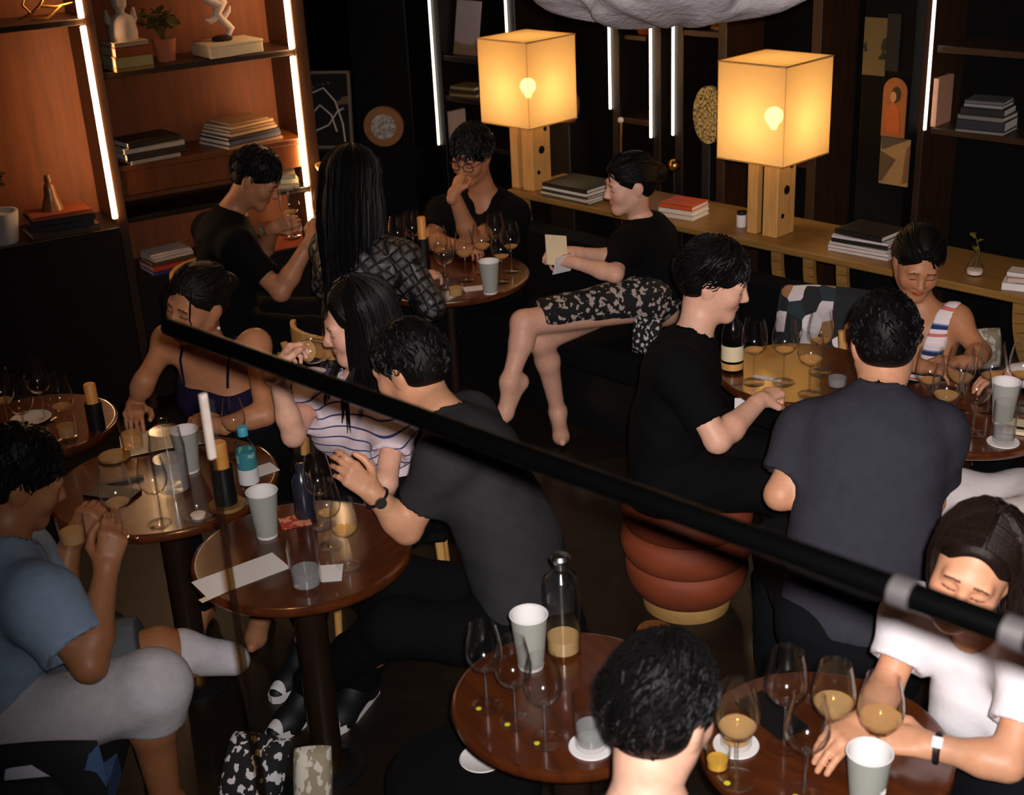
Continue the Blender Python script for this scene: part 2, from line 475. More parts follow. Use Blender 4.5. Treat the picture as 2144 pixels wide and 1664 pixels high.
# ---------------------------------------------------------------- the room
struct('floor', MB().box((0, 4.5, -0.05), (14, 14, 0.1)), M['floor'])
struct('ceiling', MB().box((0, 4.5, 3.3), (14, 14, 0.1)), M['ceiling'])
LS_O = np.array([-1.78, 5.9, 0]); LS_D = np.array([math.sin(math.radians(60)), math.cos(math.radians(60)), 0]); LS_N = np.array([-LS_D[1], LS_D[0], 0]); LS_A = math.radians(30)
CO_O = np.array([0.231, 6.304, 0]); CO_D = nrm([0.688, -0.7255, 0]); CO_N = np.array([-CO_D[1], CO_D[0], 0]); CO_A = math.atan2(CO_D[1], CO_D[0])
def LSP(u, v, z): return LS_O + LS_D * u + LS_N * v + np.array([0, 0, z])
def COP(s, v, z): return CO_O + CO_D * s + CO_N * v + np.array([0, 0, z])
def wallbox(name, o, a, dims, mat):
    mb = MB().box(o, dims, rz(a)); return struct(name, mb, mat)
BACK = 0.95                                     # distance of the back wall behind the console edge
wallbox('wall_back', COP(-0.4, BACK + 0.05, 1.65), CO_A, (8.2, 0.1, 3.3), M['dark_wall'])
wallbox('wall_left', LSP(-1.6, 0.45, 1.65), LS_A, (5.4, 0.1, 3.3), M['dark_wall'])
wallbox('wall_right', (3.6, 2.5, 1.65), 0, (0.1, 9, 3.3), M['dark_wall'])
wallbox('wall_side', (-3.6, 2.0, 1.65), 0, (0.1, 8, 3.3), M['dark_wall'])
wallbox('wall_near', (0, -2.0, 1.65), 0, (7.3, 0.1, 3.3), M['dark_wall'])

# ---------------------------------------------------------------- the landing with its glass balustrade
RZ = 1.735
ra_ = Z(352, 684, RZ); rb_ = Z(2260, 1374, RZ)
gd = nrm([rb_[0] - ra_[0], rb_[1] - ra_[1], 0]); ga = math.atan2(gd[1], gd[0])
gn = np.array([-gd[1], gd[0], 0])               # away from the camera
G0 = ONP(424, 800, ra_, gn)
pc = np.array([G0[0], G0[1], 0]) + gd * 1.9 - gn * 1.2
struct('floor_landing', MB().box((pc[0], pc[1], 0.70), (3.7, 2.16, 0.12), rz(ga)), M['dark_wood'])
ro = np.array([G0[0], G0[1], 0.64])
rail = thing('stair_railing', 'black tubular handrail with steel clamps above a glass balustrade panel', 'railing', tuple(ro))
MB().tube([ra_ - ro, rb_ - ro], 0.0155, 20).obj('handrail', plain('black rail', S(2, 2, 2), 0.32, spec=0.06), rail, True)
glen = float(np.linalg.norm((rb_ - G0)[:2]))
gc = np.array([G0[0], G0[1], 0]) + gd * glen / 2 + np.array([0, 0, 1.10]) - ro
MB().box(gc, (glen, 0.012, 1.04), rz(ga)).obj('glass_panel', M['pane'], rail)
e0 = np.array([G0[0], G0[1], 1.10]) - ro - gd * 0.005
MB().box(e0, (0.007, 0.012, 1.04), rz(ga)).obj('glass_edge', thin_glass('polished glass edge', (0.60, 0.47, 0.30, 1), 0.35, 1.5, 2.5), rail)
MB().box(e0 + np.array([0, 0, 0.465]), (0.008, 0.0125, 0.125), rz(ga)).obj('edge_protector', plain('frosted strip', S(214, 196, 184), 0.6), rail)
for px_, py_ in ((1893, 1240), (2128, 1327)):
    c = Z(px_, py_, RZ); c = ra_ + gd * float((c - ra_) @ gd) - ro
    MB().tube([c - gd * 0.012, c + gd * 0.012], 0.0175, 20).obj('rail_clamp', plain('grey clamp', S(52, 49, 49), .5), rail, True)
MB().box(np.array([G0[0], G0[1], 0.64]) + gd * (glen / 2 + .1) - ro - gn * .05, (glen, 0.09, 0.05), rz(ga)).obj('base_channel', M['black'], rail)

# ---------------------------------------------------------------- left bookshelf
bs = thing('bookshelf', 'tall walnut bookshelf with glowing vertical light strips', 'bookshelf', tuple(LS_O), LS_A)
def bsbox(name, u0, u1, v0, v1, z0, z1, mat, parent=bs):
    return MB().box(((u0 + u1) / 2, (v0 + v1) / 2, (z0 + z1) / 2), (u1 - u0, v1 - v0, z1 - z0), None, 0.003).obj(name, mat, parent)
bsbox('back_panel', -1.35, 1.02, 0.33, 0.35, 0.05, 2.6, M['shelf_back'])
bsbox('upright', 0.012, 0.055, -0.005, 0.33, 0.0, 2.6, M['upright_wood'])
bsbox('upright', 0.965, 1.03, -0.005, 0.35, 0.0, 2.6, M['upright_wood'])
bsbox('upright', -1.39, -1.35, -0.005, 0.35, 0.0, 2.6, M['upright_wood'])
bsbox('shelf', -1.35, 0.012, 0.0, 0.33, 1.825, 1.852, M['upright_wood'])
bsbox('shelf', -1.35, 0.012, -0.02, 0.33, 0.895, 0.925, M['dark_wood'])
bsbox('shelf', 0.055, 0.965, 0.0, 0.33, 1.585, 1.612, M['upright_wood'])
bsbox('shelf', 0.055, 0.965, 0.0, 0.33, 1.165, 1.192, M['shelf_wood'])
bsbox('drawer_front', 0.055, 0.965, 0.004, 0.02, 1.053, 1.165, M['shelf_wood'])
bsbox('shelf', 0.055, 0.965, 0.0, 0.33, 0.930, 0.952, M['dark_wood'])
bsbox('shelf', 0.055, 0.965, -0.02, 0.33, 0.640, 0.665, M['dark_wood'])
bsbox('cabinet_front', 0.055, 0.965, 0.0, 0.02, 0.05, 0.640, M['dark_wood'])
bsbox('cabinet_front', -1.35, 0.012, 0.0, 0.02, 0.05, 0.895, M['dark_wood'])
for u, z0, z1 in ((0.0, 0.965, 1.822), (0.0, 1.855, 2.55), (0.945, 1.615, 2.55), (0.945, 0.956, 1.582), (0.945, 0.70, 0.925)):
    MB().box((u, -0.012, (z0 + z1) / 2), (0.024, 0.014, z1 - z0), None, 0.004).obj('led_strip', M['led'], bs)

# ---------------------------------------------------------------- console, with arched brackets
CZ = 0.85
con = thing('console_table', 'long tan oak console on curved brackets carrying two lamps', 'console', tuple(CO_O), CO_A)
MB().box((1.15, 0.21, CZ - 0.016), (2.9, 0.42, 0.032), None, 0.006).obj('top', M['console'], con)
for s in (-0.2, 0.55, 0.72, 1.32, 1.48, 1.64, 2.4):
    pts = []
    for k in range(13):
        a = math.radians(90 * k / 12)
        pts.append((s + 0.16 * (1 - math.cos(a)) - 0.0, 0.03, CZ - 0.035 - 0.30 * math.sin(a)))
    mb = MB()
    for k in range(12):
        p, q = Vector(pts[k]), Vector(pts[k + 1]); d = q - p
        R = d.to_track_quat('X', 'Y').to_matrix()
        mb.box((p + q) / 2, (d.length * 1.12, 0.05, 0.022), R)
    mb.obj('bracket', M['console'], con)
for s in (-0.2, 0.8, 1.8, 2.5):
    MB().box((s, 0.38, (CZ - 0.03) / 2), (0.06, 0.05, CZ - 0.03), None, 0.004).obj('leg', M['dark_wood'], con)

# ---------------------------------------------------------------- dark banquette in front of the console
bq = thing('banquette', 'long black upholstered banquette in front of the oak console', 'bench', tuple(COP(1.15, -0.05, 0)), CO_A)
for k, s in enumerate((-1.035, -0.31, 0.415)):
    MB().box((s, -0.28, 0.36), (0.715, 0.5, 0.14), None, 0.03).obj('seat_cushion', M['black_cloth'], bq)
    MB().box((s, 0.0, 0.56), (0.715, 0.10, 0.34), None, 0.03).obj('back_cushion', M['black_cloth'], bq)
MB().box((-.31, -0.24, 0.145), (2.16, 0.5, 0.29), None, 0.01).obj('plinth', M['black'], bq)

# ---------------------------------------------------------------- table lamps on the console
def lamp(s, v, label):
    p = COP(s, v, CZ)
    t = thing('table_lamp', label, 'lamp', tuple(p), CO_A, 'cube-shaded lamps on the console')
    MB().box((-0.055, 0.0, 0.18), (0.05, 0.13, 0.36), None, 0.003).obj('base_slab', M['lamp_wood'], t)
    MB().box((-0.010, -0.01, 0.18), (0.026, 0.06, 0.36), None, 0.003).obj('base_core', M['dark_wood'], t)
    b = MB().box((0.040, 0.0, 0.18), (0.075, 0.13, 0.36), None, 0.003).obj('base_block', M['lamp_wood'], t)
    for (y, z, r) in ((0.03, 0.30, 0.012), (0.0, 0.20, 0.02), (-0.025, 0.09, 0.011)):
        mb = MB(); mb.tube([(0.070, y, z), (0.0795, y, z)], r, 20); mb.obj('knot', M['black'], b)
    w, h, z0, th = 0.335, 0.405, 0.34, 0.003
    for k in range(4):
        a = k * math.pi / 2
        c = Vector((math.cos(a), math.sin(a), 0)) * (w / 2)
        MB().box((c.x, c.y, z0 + h / 2), (th, w, h), rz(a)).obj('shade_panel', M['shade'], t)
    MB().box((0, 0, z0 + h), (w, w, th)).obj('shade_top', M['shade'], t)
    for zz in (z0, z0 + h):
        fr = MB()
        for k in range(4):
            a = k * math.pi / 2; c = Vector((math.cos(a), math.sin(a), 0)) * (w / 2)
            fr.box((c.x, c.y, zz), (0.006, w + 0.006, 0.006), rz(a))
        fr.obj('shade_frame', M['lamp_wood'], t)
    mb = MB(); mb.lathe([(0.0, -0.03), (0.012, -0.03), (0.018, -0.012), (0.032, 0.002), (0.040, 0.025), (0.034, 0.048), (0.018, 0.062), (0.0, 0.065)], 20, (0, 0, z0 + 0.14))
    mb.obj('bulb', M['bulb'], t, True)
    MB().tube([(0, 0, 0.34), (0, 0, z0 + 0.10)], 0.012, 12).obj('socket', M['brass'], t, True)
    return t
_l1 = Z(1108, 393, CZ) + CO_N * 0.02; _l2 = Z(1607, 488, CZ) + CO_N * 0.02
for q, lb in ((_l1, 'lit cube-shaded lamp beside the stack of magazines behind the man with glasses'), (_l2, 'lit cube-shaded lamp beside the orange-topped books on the console')):
    lamp(float((q - CO_O) @ CO_D), float((q - CO_O) @ CO_N), lb)

# ---------------------------------------------------------------- books
def book_mat(name, c): return plain(name, c, 0.55, var=0.06)
_bm = {}
def bmat(c):
    if c not in _bm: _bm[c] = book_mat('book cover %d %d %d' % c, S(*c))
    return _bm[c]
def book(p, rotz, w, d, h, c, label, group=None, soft=False):
    t = thing('book', label, 'book', tuple(p), rotz, group)
    cv = MB(); th = 0.0025
    cv.box((0, 0, th / 2), (w, d, th)); cv.box((0, 0, h - th / 2), (w, d, th)); cv.box((0, -d / 2 + th / 2, h / 2), (w, th, h))
    cv.obj('cover', bmat(c), t)
    MB().box((0, 0.002, h / 2), (w - 0.008, d - 0.01, h - 2 * th)).obj('pages', M['pages'], t)
    return t
def stack(p, rotz, items, where, group):
    z = p[2] + .0004; n = len(items)
    words = ['bottom', 'second from the bottom', 'third from the bottom', 'fourth from the bottom', 'fifth from the bottom', 'sixth from the bottom', 'seventh from the bottom', 'eighth from the bottom']
    for k, (w, d, h, c, cn, dr) in enumerate(items):
        pos = 'top book' if k == n - 1 else words[k] + ' book'
        if n == 1: pos = 'single book'
        book((p[0], p[1], z), rotz + dr, w, d, h, c, '%s book, %s in %s' % (cn, pos.replace(' book', '').replace(' from the bottom', ' from bottom'), where), group)
        z += h + 0.0005
    return z
def LSXY(x, y, v):                               # a spot on the bookshelf at depth v, from the pixel of its foot
    return ONP(x, y, LS_O + LS_N * v, LS_N)
r = LS_A
# middle shelf
q = LSXY(314, 352, 0.10); q[2] = 1.192
stack(q, r + 0.12, [(0.24, 0.19, 0.02, (200, 180, 150), 'cream', 0.0), (0.29, 0.21, 0.032, (54, 44, 32), 'dark olive', 0.02), (0.29, 0.21, 0.022, (206, 190, 170), 'pale', -0.03), (0.26, 0.19, 0.026, (46, 38, 22), 'dark brown', 0.05)],
      'the short middle-shelf stack', 'books on the bookshelf')
q = LSXY(505, 300, 0.14); q[2] = 1.192
stack(q, r + 0.25, [(0.31, 0.26, 0.016, (150, 110, 80), 'brown', 0), (0.30, 0.25, 0.022, (60, 62, 88), 'slate blue', 0.02), (0.29, 0.25, 0.016, (34, 30, 34), 'black', -0.02),
      (0.27, 0.24, 0.016, (176, 140, 96), 'buff', 0.03), (0.26, 0.23, 0.014, (160, 118, 84), 'tan', 0.0), (0.25, 0.22, 0.014, (190, 150, 90), 'mustard', 0.05), (0.21, 0.20, 0.012, (170, 124, 84), 'light brown', -0.06)],
      'the tall middle-shelf stack', 'books on the bookshelf')
# top shelf: block of books with a white sculpture, plant, box with a driftwood piece
q = LSXY(245, 140, 0.06) + LS_D * .05; q[2] = 1.612
stack(q, r + 0.05, [(0.17, 0.2, 0.014, (196, 150, 70), 'ochre', 0), (0.17, 0.2, 0.048, (214, 186, 110), 'pale yellow', 0.0), (0.165, 0.19, 0.04, (176, 84, 30), 'orange', 0.05), (0.155, 0.18, 0.02, (214, 186, 140), 'cream', 0.02)],
      'the block under the white bust', 'books on the bookshelf')
bu = thing('bust', 'small white stone bust on a block of books on the top shelf', 'sculpture', (q[0], q[1], 1.612 + 0.124), r)
mb = MB(); mb.lathe([(0.0, 0), (0.062, 0), (0.066, 0.03), (0.06, 0.075), (0.05, 0.10), (0.022, 0.115), (0.02, 0.125), (0.033, 0.145), (0.036, 0.165), (0.028, 0.185), (0.0, 0.193)], 18)
mb.obj('figure', M['stone'], bu, True)
for sx in (-1, 1): MB().tube([(0.03 * sx, 0, 0.06), (0.058 * sx, 0, 0.09), (0.062 * sx, 0.0, 0.135)], [0.02, 0.018, 0.006], 10).obj('wing', M['stone'], bu, True)
def leaf_mesh():
    mb = MB(); L, W = 0.05, 0.02
    mb.add([(0, 0, 0), (W * .7, 0.4 * L, .004), (W, 0.6 * L, .005), (0, L, -.004), (-W, 0.6 * L, .005), (-W * .7, 0.4 * L, .004), (0, .5 * L, -.002)], [(0, 1, 6), (1, 2, 6), (2, 3, 6), (3, 4, 6), (4, 5, 6), (5, 0, 6)])
    return mb.mesh('leaf', M['leafy'], True)
LEAF = leaf_mesh()
def potted(p, rotz, label, pot_r, pot_h, n, spread, height, pm):
    t = thing('potted_plant', label, 'plant', tuple(p), rotz)
    MB().lathe([(0, 0), (pot_r * .75, 0), (pot_r, pot_h * .95), (pot_r, pot_h), (pot_r * .88, pot_h), (pot_r * .85, pot_h * .85), (0, pot_h * .85)], 22).obj('pot', pm, t, True)
    for k in range(n // 6):
        a = rnd.uniform(0, 6.28); rr = spread * rnd.uniform(.3, 1); hh = pot_h + height * rnd.uniform(.5, 1)
        e = Vector((math.cos(a) * rr, math.sin(a) * rr, hh)); mid = Vector((e.x * .3, e.y * .3, pot_h + (hh - pot_h) * .6))
        st = MB().tube([(0, 0, pot_h * .8), mid, e], [0.003, 0.002, 0.001], 5).obj('stem', M['leafy'], t)
        for j in range(6):
            f = rnd.uniform(.35, 1); pp = mid.lerp(e, (f - .35) / .65)
            lf = inst('leaf', LEAF, st)
            lf.location = pp; lf.rotation_euler = (rnd.uniform(-.6, .9), rnd.uniform(-.6, .6), rnd.uniform(0, 6.28)); s_ = rnd.uniform(.7, 1.2); lf.scale = (s_, s_, s_)
    return t
q = LSXY(348, 122, 0.14); q[2] = 1.612
potted(q, 0, 'leafy plant in a small terracotta pot on the top walnut shelf', 0.055, 0.10, 66, 0.12, 0.14, M['terracotta'])
q = LSXY(478, 112, 0.10); q[2] = 1.612
t = thing('box', 'cream rectangular box under the driftwood ornament', 'box', tuple(q), r + 0.1)
MB().box((0, 0, 0.028), (0.27, 0.2, 0.05), None, 0.004).obj('body', M['cream'], t); MB().box((0, 0, 0.058), (0.275, 0.205, 0.012), None, 0.003).obj('lid', M['cream'], t)
t = thing('driftwood_ornament', 'pale twisted ornament on a black stand on the cream box', 'ornament', (q[0] - .02, q[1], 1.612 + 0.064), r)
MB().lathe([(0, 0), (0.045, 0), (0.05, 0.012), (0.035, 0.022), (0, 0.024)], 20).obj('stand', M['black'], t, True)
for pts, rad in (([(0.03, 0, 0.02), (0.05, 0, 0.05), (0.02, 0, 0.08), (-0.01, 0, 0.12), (0.02, 0.01, 0.17), (0.0, 0, 0.22)], [.014, .018, .02, .022, .03, .02]),
                 ([(-0.01, 0, 0.11), (-0.05, 0, 0.09), (-0.07, 0, 0.10)], [.018, .014, .006]), ([(0.01, 0, 0.16), (-0.05, 0.0, 0.19), (-0.07, 0, 0.23)], [.022, .02, .012]), ([(0.02, 0, 0.1), (0.05, 0, 0.13), (0.055, 0, 0.15)], [.014, .01, .006])):
    MB().tube(pts, rad, 10).obj('branch', M['stone'], t, True)
# left bay: golden branch ornament, plants, books
q = LSXY(90, 52, 0.10); q[2] = 1.852
t = thing('branch_ornament', 'curled golden branch lying on the upper walnut shelf', 'ornament', tuple(q), r)
for pts, rad in (([(-0.1, 0, 0.012), (-0.04, 0, 0.03), (0.0, 0, 0.06), (0.03, 0, 0.10)], [.005, .008, .008, .005]), ([(0.0, 0, 0.06), (0.07, 0, 0.05), (0.14, 0, 0.06)], [.008, .007, .004]), ([(-0.04, 0, 0.03), (-0.07, 0, 0.07), (-0.05, 0, 0.11)], [.006, .006, .003]), ([(-0.05, -.02, 0.01), (0.02, -.02, 0.008), (0.09, 0, 0.05)], [.006, .007, .007])):
    MB().tube(pts, rad, 8).obj('twig', M['brass'], t, True)
q = LSXY(128, 478, 0.10); q[2] = 0.925
top = stack(q, r - 0.08, [(0.30, 0.22, 0.03, (70, 52, 36), 'dark brown', 0.1), (0.28, 0.21, 0.026, (28, 26, 26), 'black', -0.05), (0.29, 0.2, 0.024, (30, 28, 30), 'charcoal', 0.02), (0.26, 0.19, 0.018, (150, 70, 40), 'brick red', 0.06)],
      'the stack under the wooden figurine', 'books on the bookshelf')
t = thing('figurine', 'small carved wooden figurine standing on the dark stack of books', 'figurine', (q[0] - .02, q[1], top), r)
MB().lathe([(0, 0), (0.05, 0), (0.042, 0.03), (0.028, 0.07), (0.026, 0.1), (0.018, 0.12), (0, 0.125)], 16).obj('body', wood('figurine wood', S(120, 78, 30), S(150, 100, 44)), t, True)
MB().lathe([(0, 0.118), (0.012, 0.12), (0.018, 0.14), (0.012, 0.16), (0, 0.165)], 12).obj('head', wood('figurine head', S(120, 78, 30), S(150, 100, 44)), t, True)
q = LSXY(5, 490, 0.08); q[2] = 0.925
t = potted(q, 0, 'reddish plant in a ribbed white pot on the counter', 0.085, 0.14, 36, 0.07, 0.2, M['white'])
for k in range(2):
    pass
# lower shelves
q = LSXY(612, 392, 0.10) - LS_D * .075; q[2] = 0.952
stack(q, r - 0.3, [(0.2, 0.16, 0.024, (206, 190, 150), 'cream', 0.0), (0.19, 0.15, 0.024, (214, 200, 160), 'ivory', 0.06), (0.18, 0.15, 0.024, (196, 178, 140), 'beige', -0.05)], 'the pale stack beside the light strip', 'books on the bookshelf')
q = LSXY(590, 508, 0.06); q[2] = 0.665
stack(q, r - 0.1, [(0.18, 0.15, 0.075, (206, 84, 30), 'thick orange', 0.0), (0.18, 0.15, 0.022, (214, 190, 160), 'cream', 0.03), (0.17, 0.15, 0.016, (150, 80, 60), 'reddish', 0.02)], 'the low stack with the thick orange spine', 'books on the bookshelf')
q = LSXY(332, 565, 0.06) + LS_D * .05; q[2] = 0.665
stack(q, r + 0.1, [(0.22, 0.17, 0.02, (52, 50, 110), 'indigo', 0.0), (0.22, 0.17, 0.024, (206, 66, 30), 'bright orange', 0.03), (0.21, 0.16, 0.018, (90, 60, 30), 'brown', -0.04), (0.2, 0.16, 0.016, (214, 190, 160), 'cream', 0.05), (0.2, 0.15, 0.012, (220, 200, 190), 'pinkish white', -0.02)],
      'the low stack with the indigo base', 'books on the bookshelf')

# console books
def COXY(x, y): return Z(x, y, CZ)
q = COXY(1215, 410)
stack(q, CO_A + 0.0, [(0.30, 0.23, 0.014, (90, 80, 60), 'grey', 0.03), (0.31, 0.24, 0.012, (210, 200, 180), 'white', -0.02), (0.30, 0.23, 0.012, (60, 56, 50), 'dark grey', 0.02), (0.29, 0.23, 0.014, (220, 214, 204), 'pale', 0.0), (0.29, 0.23, 0.018, (38, 30, 18), 'black glossy', 0.02)],
      'the magazine pile beside the first lamp', 'books on the console')
q = COXY(1432, 450)
stack(q, CO_A + 0.12, [(0.18, 0.15, 0.022, (214, 196, 176), 'cream', 0.0), (0.18, 0.15, 0.022, (222, 208, 190), 'white', 0.0), (0.175, 0.15, 0.02, (206, 82, 34), 'orange', 0.0)], 'the square orange-topped console pile', 'books on the console')
q = COXY(1820, 523)
stack(q, CO_A + 0.05, [(0.27, 0.2, 0.014, (208, 196, 190), 'white', 0.0), (0.27, 0.2, 0.014, (214, 200, 196), 'pale pink', 0.02), (0.26, 0.2, 0.012, (206, 196, 186), 'off-white', -0.02), (0.25, 0.19, 0.016, (24, 22, 22), 'black', 0.03), (0.25, 0.19, 0.012, (210, 200, 200), 'light grey', 0.04), (0.22, 0.18, 0.022, (22, 20, 20), 'jet black', -0.08)],
      'the black-topped console pile', 'books on the console')
# small white jar beside the second lamp, vase beside the last pile
q = COXY(1552, 474)
t = thing('jar', 'small white jar with a dark lid beside the second cube lamp', 'jar', tuple(q))
MB().lathe([(0, 0), (0.02, 0), (0.022, 0.004), (0.022, 0.055), (0, 0.056)], 18).obj('body', M['white'], t, True)
MB().lathe([(0, 0.055), (0.021, 0.056), (0.021, 0.07), (0, 0.071)], 18).obj('lid', M['black'], t, True)
q = COXY(2040, 575)
t = thing('bud_vase', 'small glass vase holding a twig on the console', 'vase', tuple(q))
MB().lathe([(0.0, 0), (0.028, 0), (0.036, 0.02), (0.026, 0.045), (0.013, 0.065), (0.016, 0.08), (0.014, 0.08), (0.011, 0.065), (0.024, 0.044), (0.033, 0.02), (0, 0.004)], 20).obj('body', M['glass'], t, True)
MB().lathe([(0, .004), (0.03, .006), (0.031, 0.022), (0, 0.024)], 16).obj('sand', M['stone'], t, True)
MB().tube([(0, 0, 0.02), (0.01, 0, 0.1), (-0.015, 0, 0.17)], [.002, .002, .001], 5).obj('twig', M['leafy'], t)
for k in range(5):
    lf = inst('leaf', LEAF, t); lf.location = (0.0 - 0.004 * k, 0, 0.09 + 0.018 * k); lf.rotation_euler = (0.6, 0, k * 2.2); lf.scale = (.7, .7, .7)
for k, (x, y) in enumerate(((2128, 600), (2136, 575), (2140, 560))):
    pass
q = COXY(2136, 603)
stack(q, CO_A + 0.3, [(0.12, 0.09, 0.03, (220, 214, 210), 'white', 0.0), (0.1, 0.08, 0.02, (196, 170, 160), 'pale rose', 0.2), (0.09, 0.07, 0.018, (214, 200, 196), 'ivory', -0.1)], 'the little pile at the console end', 'books on the console')

# ---------------------------------------------------------------- shelving along the back wall, behind the console
BV = 0.60                                        # front of the wall shelving behind the console edge
def BW(x, y, v=BV):
    p = ONP(x, y, CO_O + CO_N * v, CO_N); return float((p - CO_O) @ CO_D), float(p[2])
def unit(name, label, strips, shelves, ups, s_lo, s_hi, lit=()):
    t = thing(name, label, 'shelf unit', tuple(COP(0, BV, 0)), CO_A)
    MB().box(((s_lo + s_hi) / 2, 0.31, 1.35), (s_hi - s_lo, 0.02, 2.5), None, 0.002).obj('back_panel', M['dark_wall'], t)
    for s in ups: MB().box((s, 0.15, 1.35), (0.05, 0.30, 2.5), None, 0.003).obj('upright', M['upright_wood'] if s in lit else M['dark_wood'], t)  # lit uprights: light falling on them is put into a paler wood colour
    for a, b, z in shelves: MB().box(((a + b) / 2, 0.15, z - 0.014), (b - a, 0.29, 0.028), None, 0.003).obj('shelf', M['upright_wood'], t)
    for s, z in strips: MB().box((s, -0.008, (z + 2.5) / 2), (0.012, 0.012, 2.5 - z), None, 0.003).obj('led_strip', M['led_w'], t)
    return t
s0, z0 = BW(921, 303); s1, _ = BW(1063, 60); z1 = 1.40
_, zs = BW(960, 120); _, zs2 = BW(965, 205); _, zs3 = BW(970, 300)
unit('display_shelf', 'dark display shelf with a pale photograph and books behind the first lamp', [(s0, z0), (s1, z1)], [(s0, s1, zs), (s0, s1, zs2), (s0, s1 + 0.0, zs3)], [s0 + 0.032, s1 + 0.032], s0, s1 + 0.06)
# things on it
def bxy(x, y, v=BV + 0.08): return ONP(x, y, CO_O + CO_N * v, CO_N)
q = bxy(975, 118); q[2] = zs
t = thing('photograph', 'large pale mauve photograph leaning on the display shelf', 'photograph', tuple(q), CO_A)
R = Matrix.Rotation(-0.18, 3, 'X')
def two_tone(name, c1, c2, z):
    m, nt, p = _nt(name); v = _coord(nt); sp = nt.nodes.new('ShaderNodeSeparateXYZ'); nt.links.new(v, sp.inputs[0])
    a = nt.nodes.new('ShaderNodeMath'); a.operation = 'ADD'; nt.links.new(sp.outputs[2], a.inputs[0])
    n = nt.nodes.new('ShaderNodeMath'); n.operation = 'MULTIPLY'; nt.links.new(_noise(nt, v, 9, 3), n.inputs[0]); n.inputs[1].default_value = 0.10
    nt.links.new(n.outputs[0], a.inputs[1])
    nt.links.new(_ramp(nt, a.outputs[0], [(0, c1), (z, c1), (z + 0.02, c2), (z + 0.2, mul(c2, 1.15))]), p.inputs['Base Color']); p.inputs['Roughness'].default_value = 0.5
    return m
MB().box(R @ Vector((0, 0, 0.15)), (0.2, 0.008, 0.30), R).obj('print', two_tone('mauve landscape print', S(150, 120, 90), S(186, 168, 168), 0.10), t)
q = COP(s0 + .19, BV + .1, zs2)
stack(q, CO_A + 0.2, [(0.19, 0.16, 0.018, (150, 120, 70), 'tan', 0.0), (0.2, 0.16, 0.02, (60, 50, 40), 'dark', 0.1), (0.18, 0.15, 0.018, (170, 140, 90), 'yellowish', -0.1)], 'the upper display-shelf stack', 'books on the display shelf')
q = COP(s0 + .21, BV + .1, zs3)
stack(q, CO_A - 0.1, [(0.15, 0.14, 0.022, (170, 150, 130), 'pale', 0.0), (0.16, 0.14, 0.02, (60, 50, 44), 'brown', 0.15)], 'the lower display-shelf stack', 'books on the display shelf')
q = COP(s0 + .085, BV + .07, zs3)
t = thing('upright_book', 'narrow pale book standing upright on the display shelf', 'book', tuple(q), CO_A)
MB().box((0, 0, 0.085), (0.02, 0.12, 0.17)).obj('cover', bmat((200, 170, 150)), t); MB().box((0, 0.004, 0.085), (0.014, 0.122, 0.162)).obj('pages', M['pages'], t)
# second unit
a0, za = BW(1280, 228); a1, zb = BW(1365, 288); a2, zc = BW(1411, 283); a3, _ = BW(1512, 90); a4, _ = BW(1710, 60)
_, zt = BW(1480, 66); _, zm = BW(1330, 250)
unit('lit_shelf', 'dark open shelf with three thin light strips between the two lamps', [(a0, za), (a1, zb), (a2, zc)], [(a0, a1, zm), (a2, a3, zt), (a3, a4, 1.05)], [a0 + 0.03, a1 + 0.03, a2 + 0.03, a3, a4], a0, a4 + 0.03, (a3, a4))
q = COP(a0 + .138, BV + .1, 0)
_, zo = BW(1298, 74); 
t = thing('orange_pot', 'orange ceramic pot on a small ledge between the light strips', 'pot', (q[0], q[1], zo), CO_A)
MB().lathe([(0, 0), (0.03, 0), (0.042, 0.03), (0.042, 0.1), (0.034, 0.12), (0.028, 0.12), (0.03, 0.09), (0, 0.02)], 18).obj('body', plain('orange glaze', S(170, 76, 20), 0.4), t, True)
MB().box((0, 0.03, -0.012), (0.14, 0.2, 0.02)).obj('ledge', M['dark_wood'], t)
q = COP(a3 - .095, BV + .12, zt)
t = thing('woven_basket', 'small golden woven basket on the upper lit shelf', 'basket', tuple(q), CO_A)
for k in range(6): MB().lathe([(0.05, 0.0), (0.056, 0.006), (0.05, 0.012), (0.044, 0.006)], 20, (0, 0, k * 0.0115), True).obj('coil', M['lamp_wood'], t, True)
MB().lathe([(0, 0.002), (0.05, 0.002), (0.05, 0.008), (0, 0.008)], 20).obj('base', M['lamp_wood'], t)
q = Z(1212, 252, CZ); pp = ONP(1214, 245, CO_O + CO_N * (BV + .05), CO_N)
t = thing('clay_vase', 'brown clay vase partly behind the first lamp shade', 'vase', tuple(COP(*[float((pp - CO_O) @ CO_D), BV - 0.06], float(pp[2]))), CO_A)
MB().lathe([(0, 0), (0.055, 0), (0.075, 0.05), (0.078, 0.1), (0.06, 0.15), (0.05, 0.165), (0.044, 0.165), (0.05, 0.14), (0, 0.03)], 20).obj('body', plain('brown clay', S(130, 80, 34), 0.7), t, True)
MB().box((0, 0.02, -0.5 * float(pp[2])), (0.16, 0.16, float(pp[2])), None, 0.004).obj('plinth', M['dark_wood'], t)
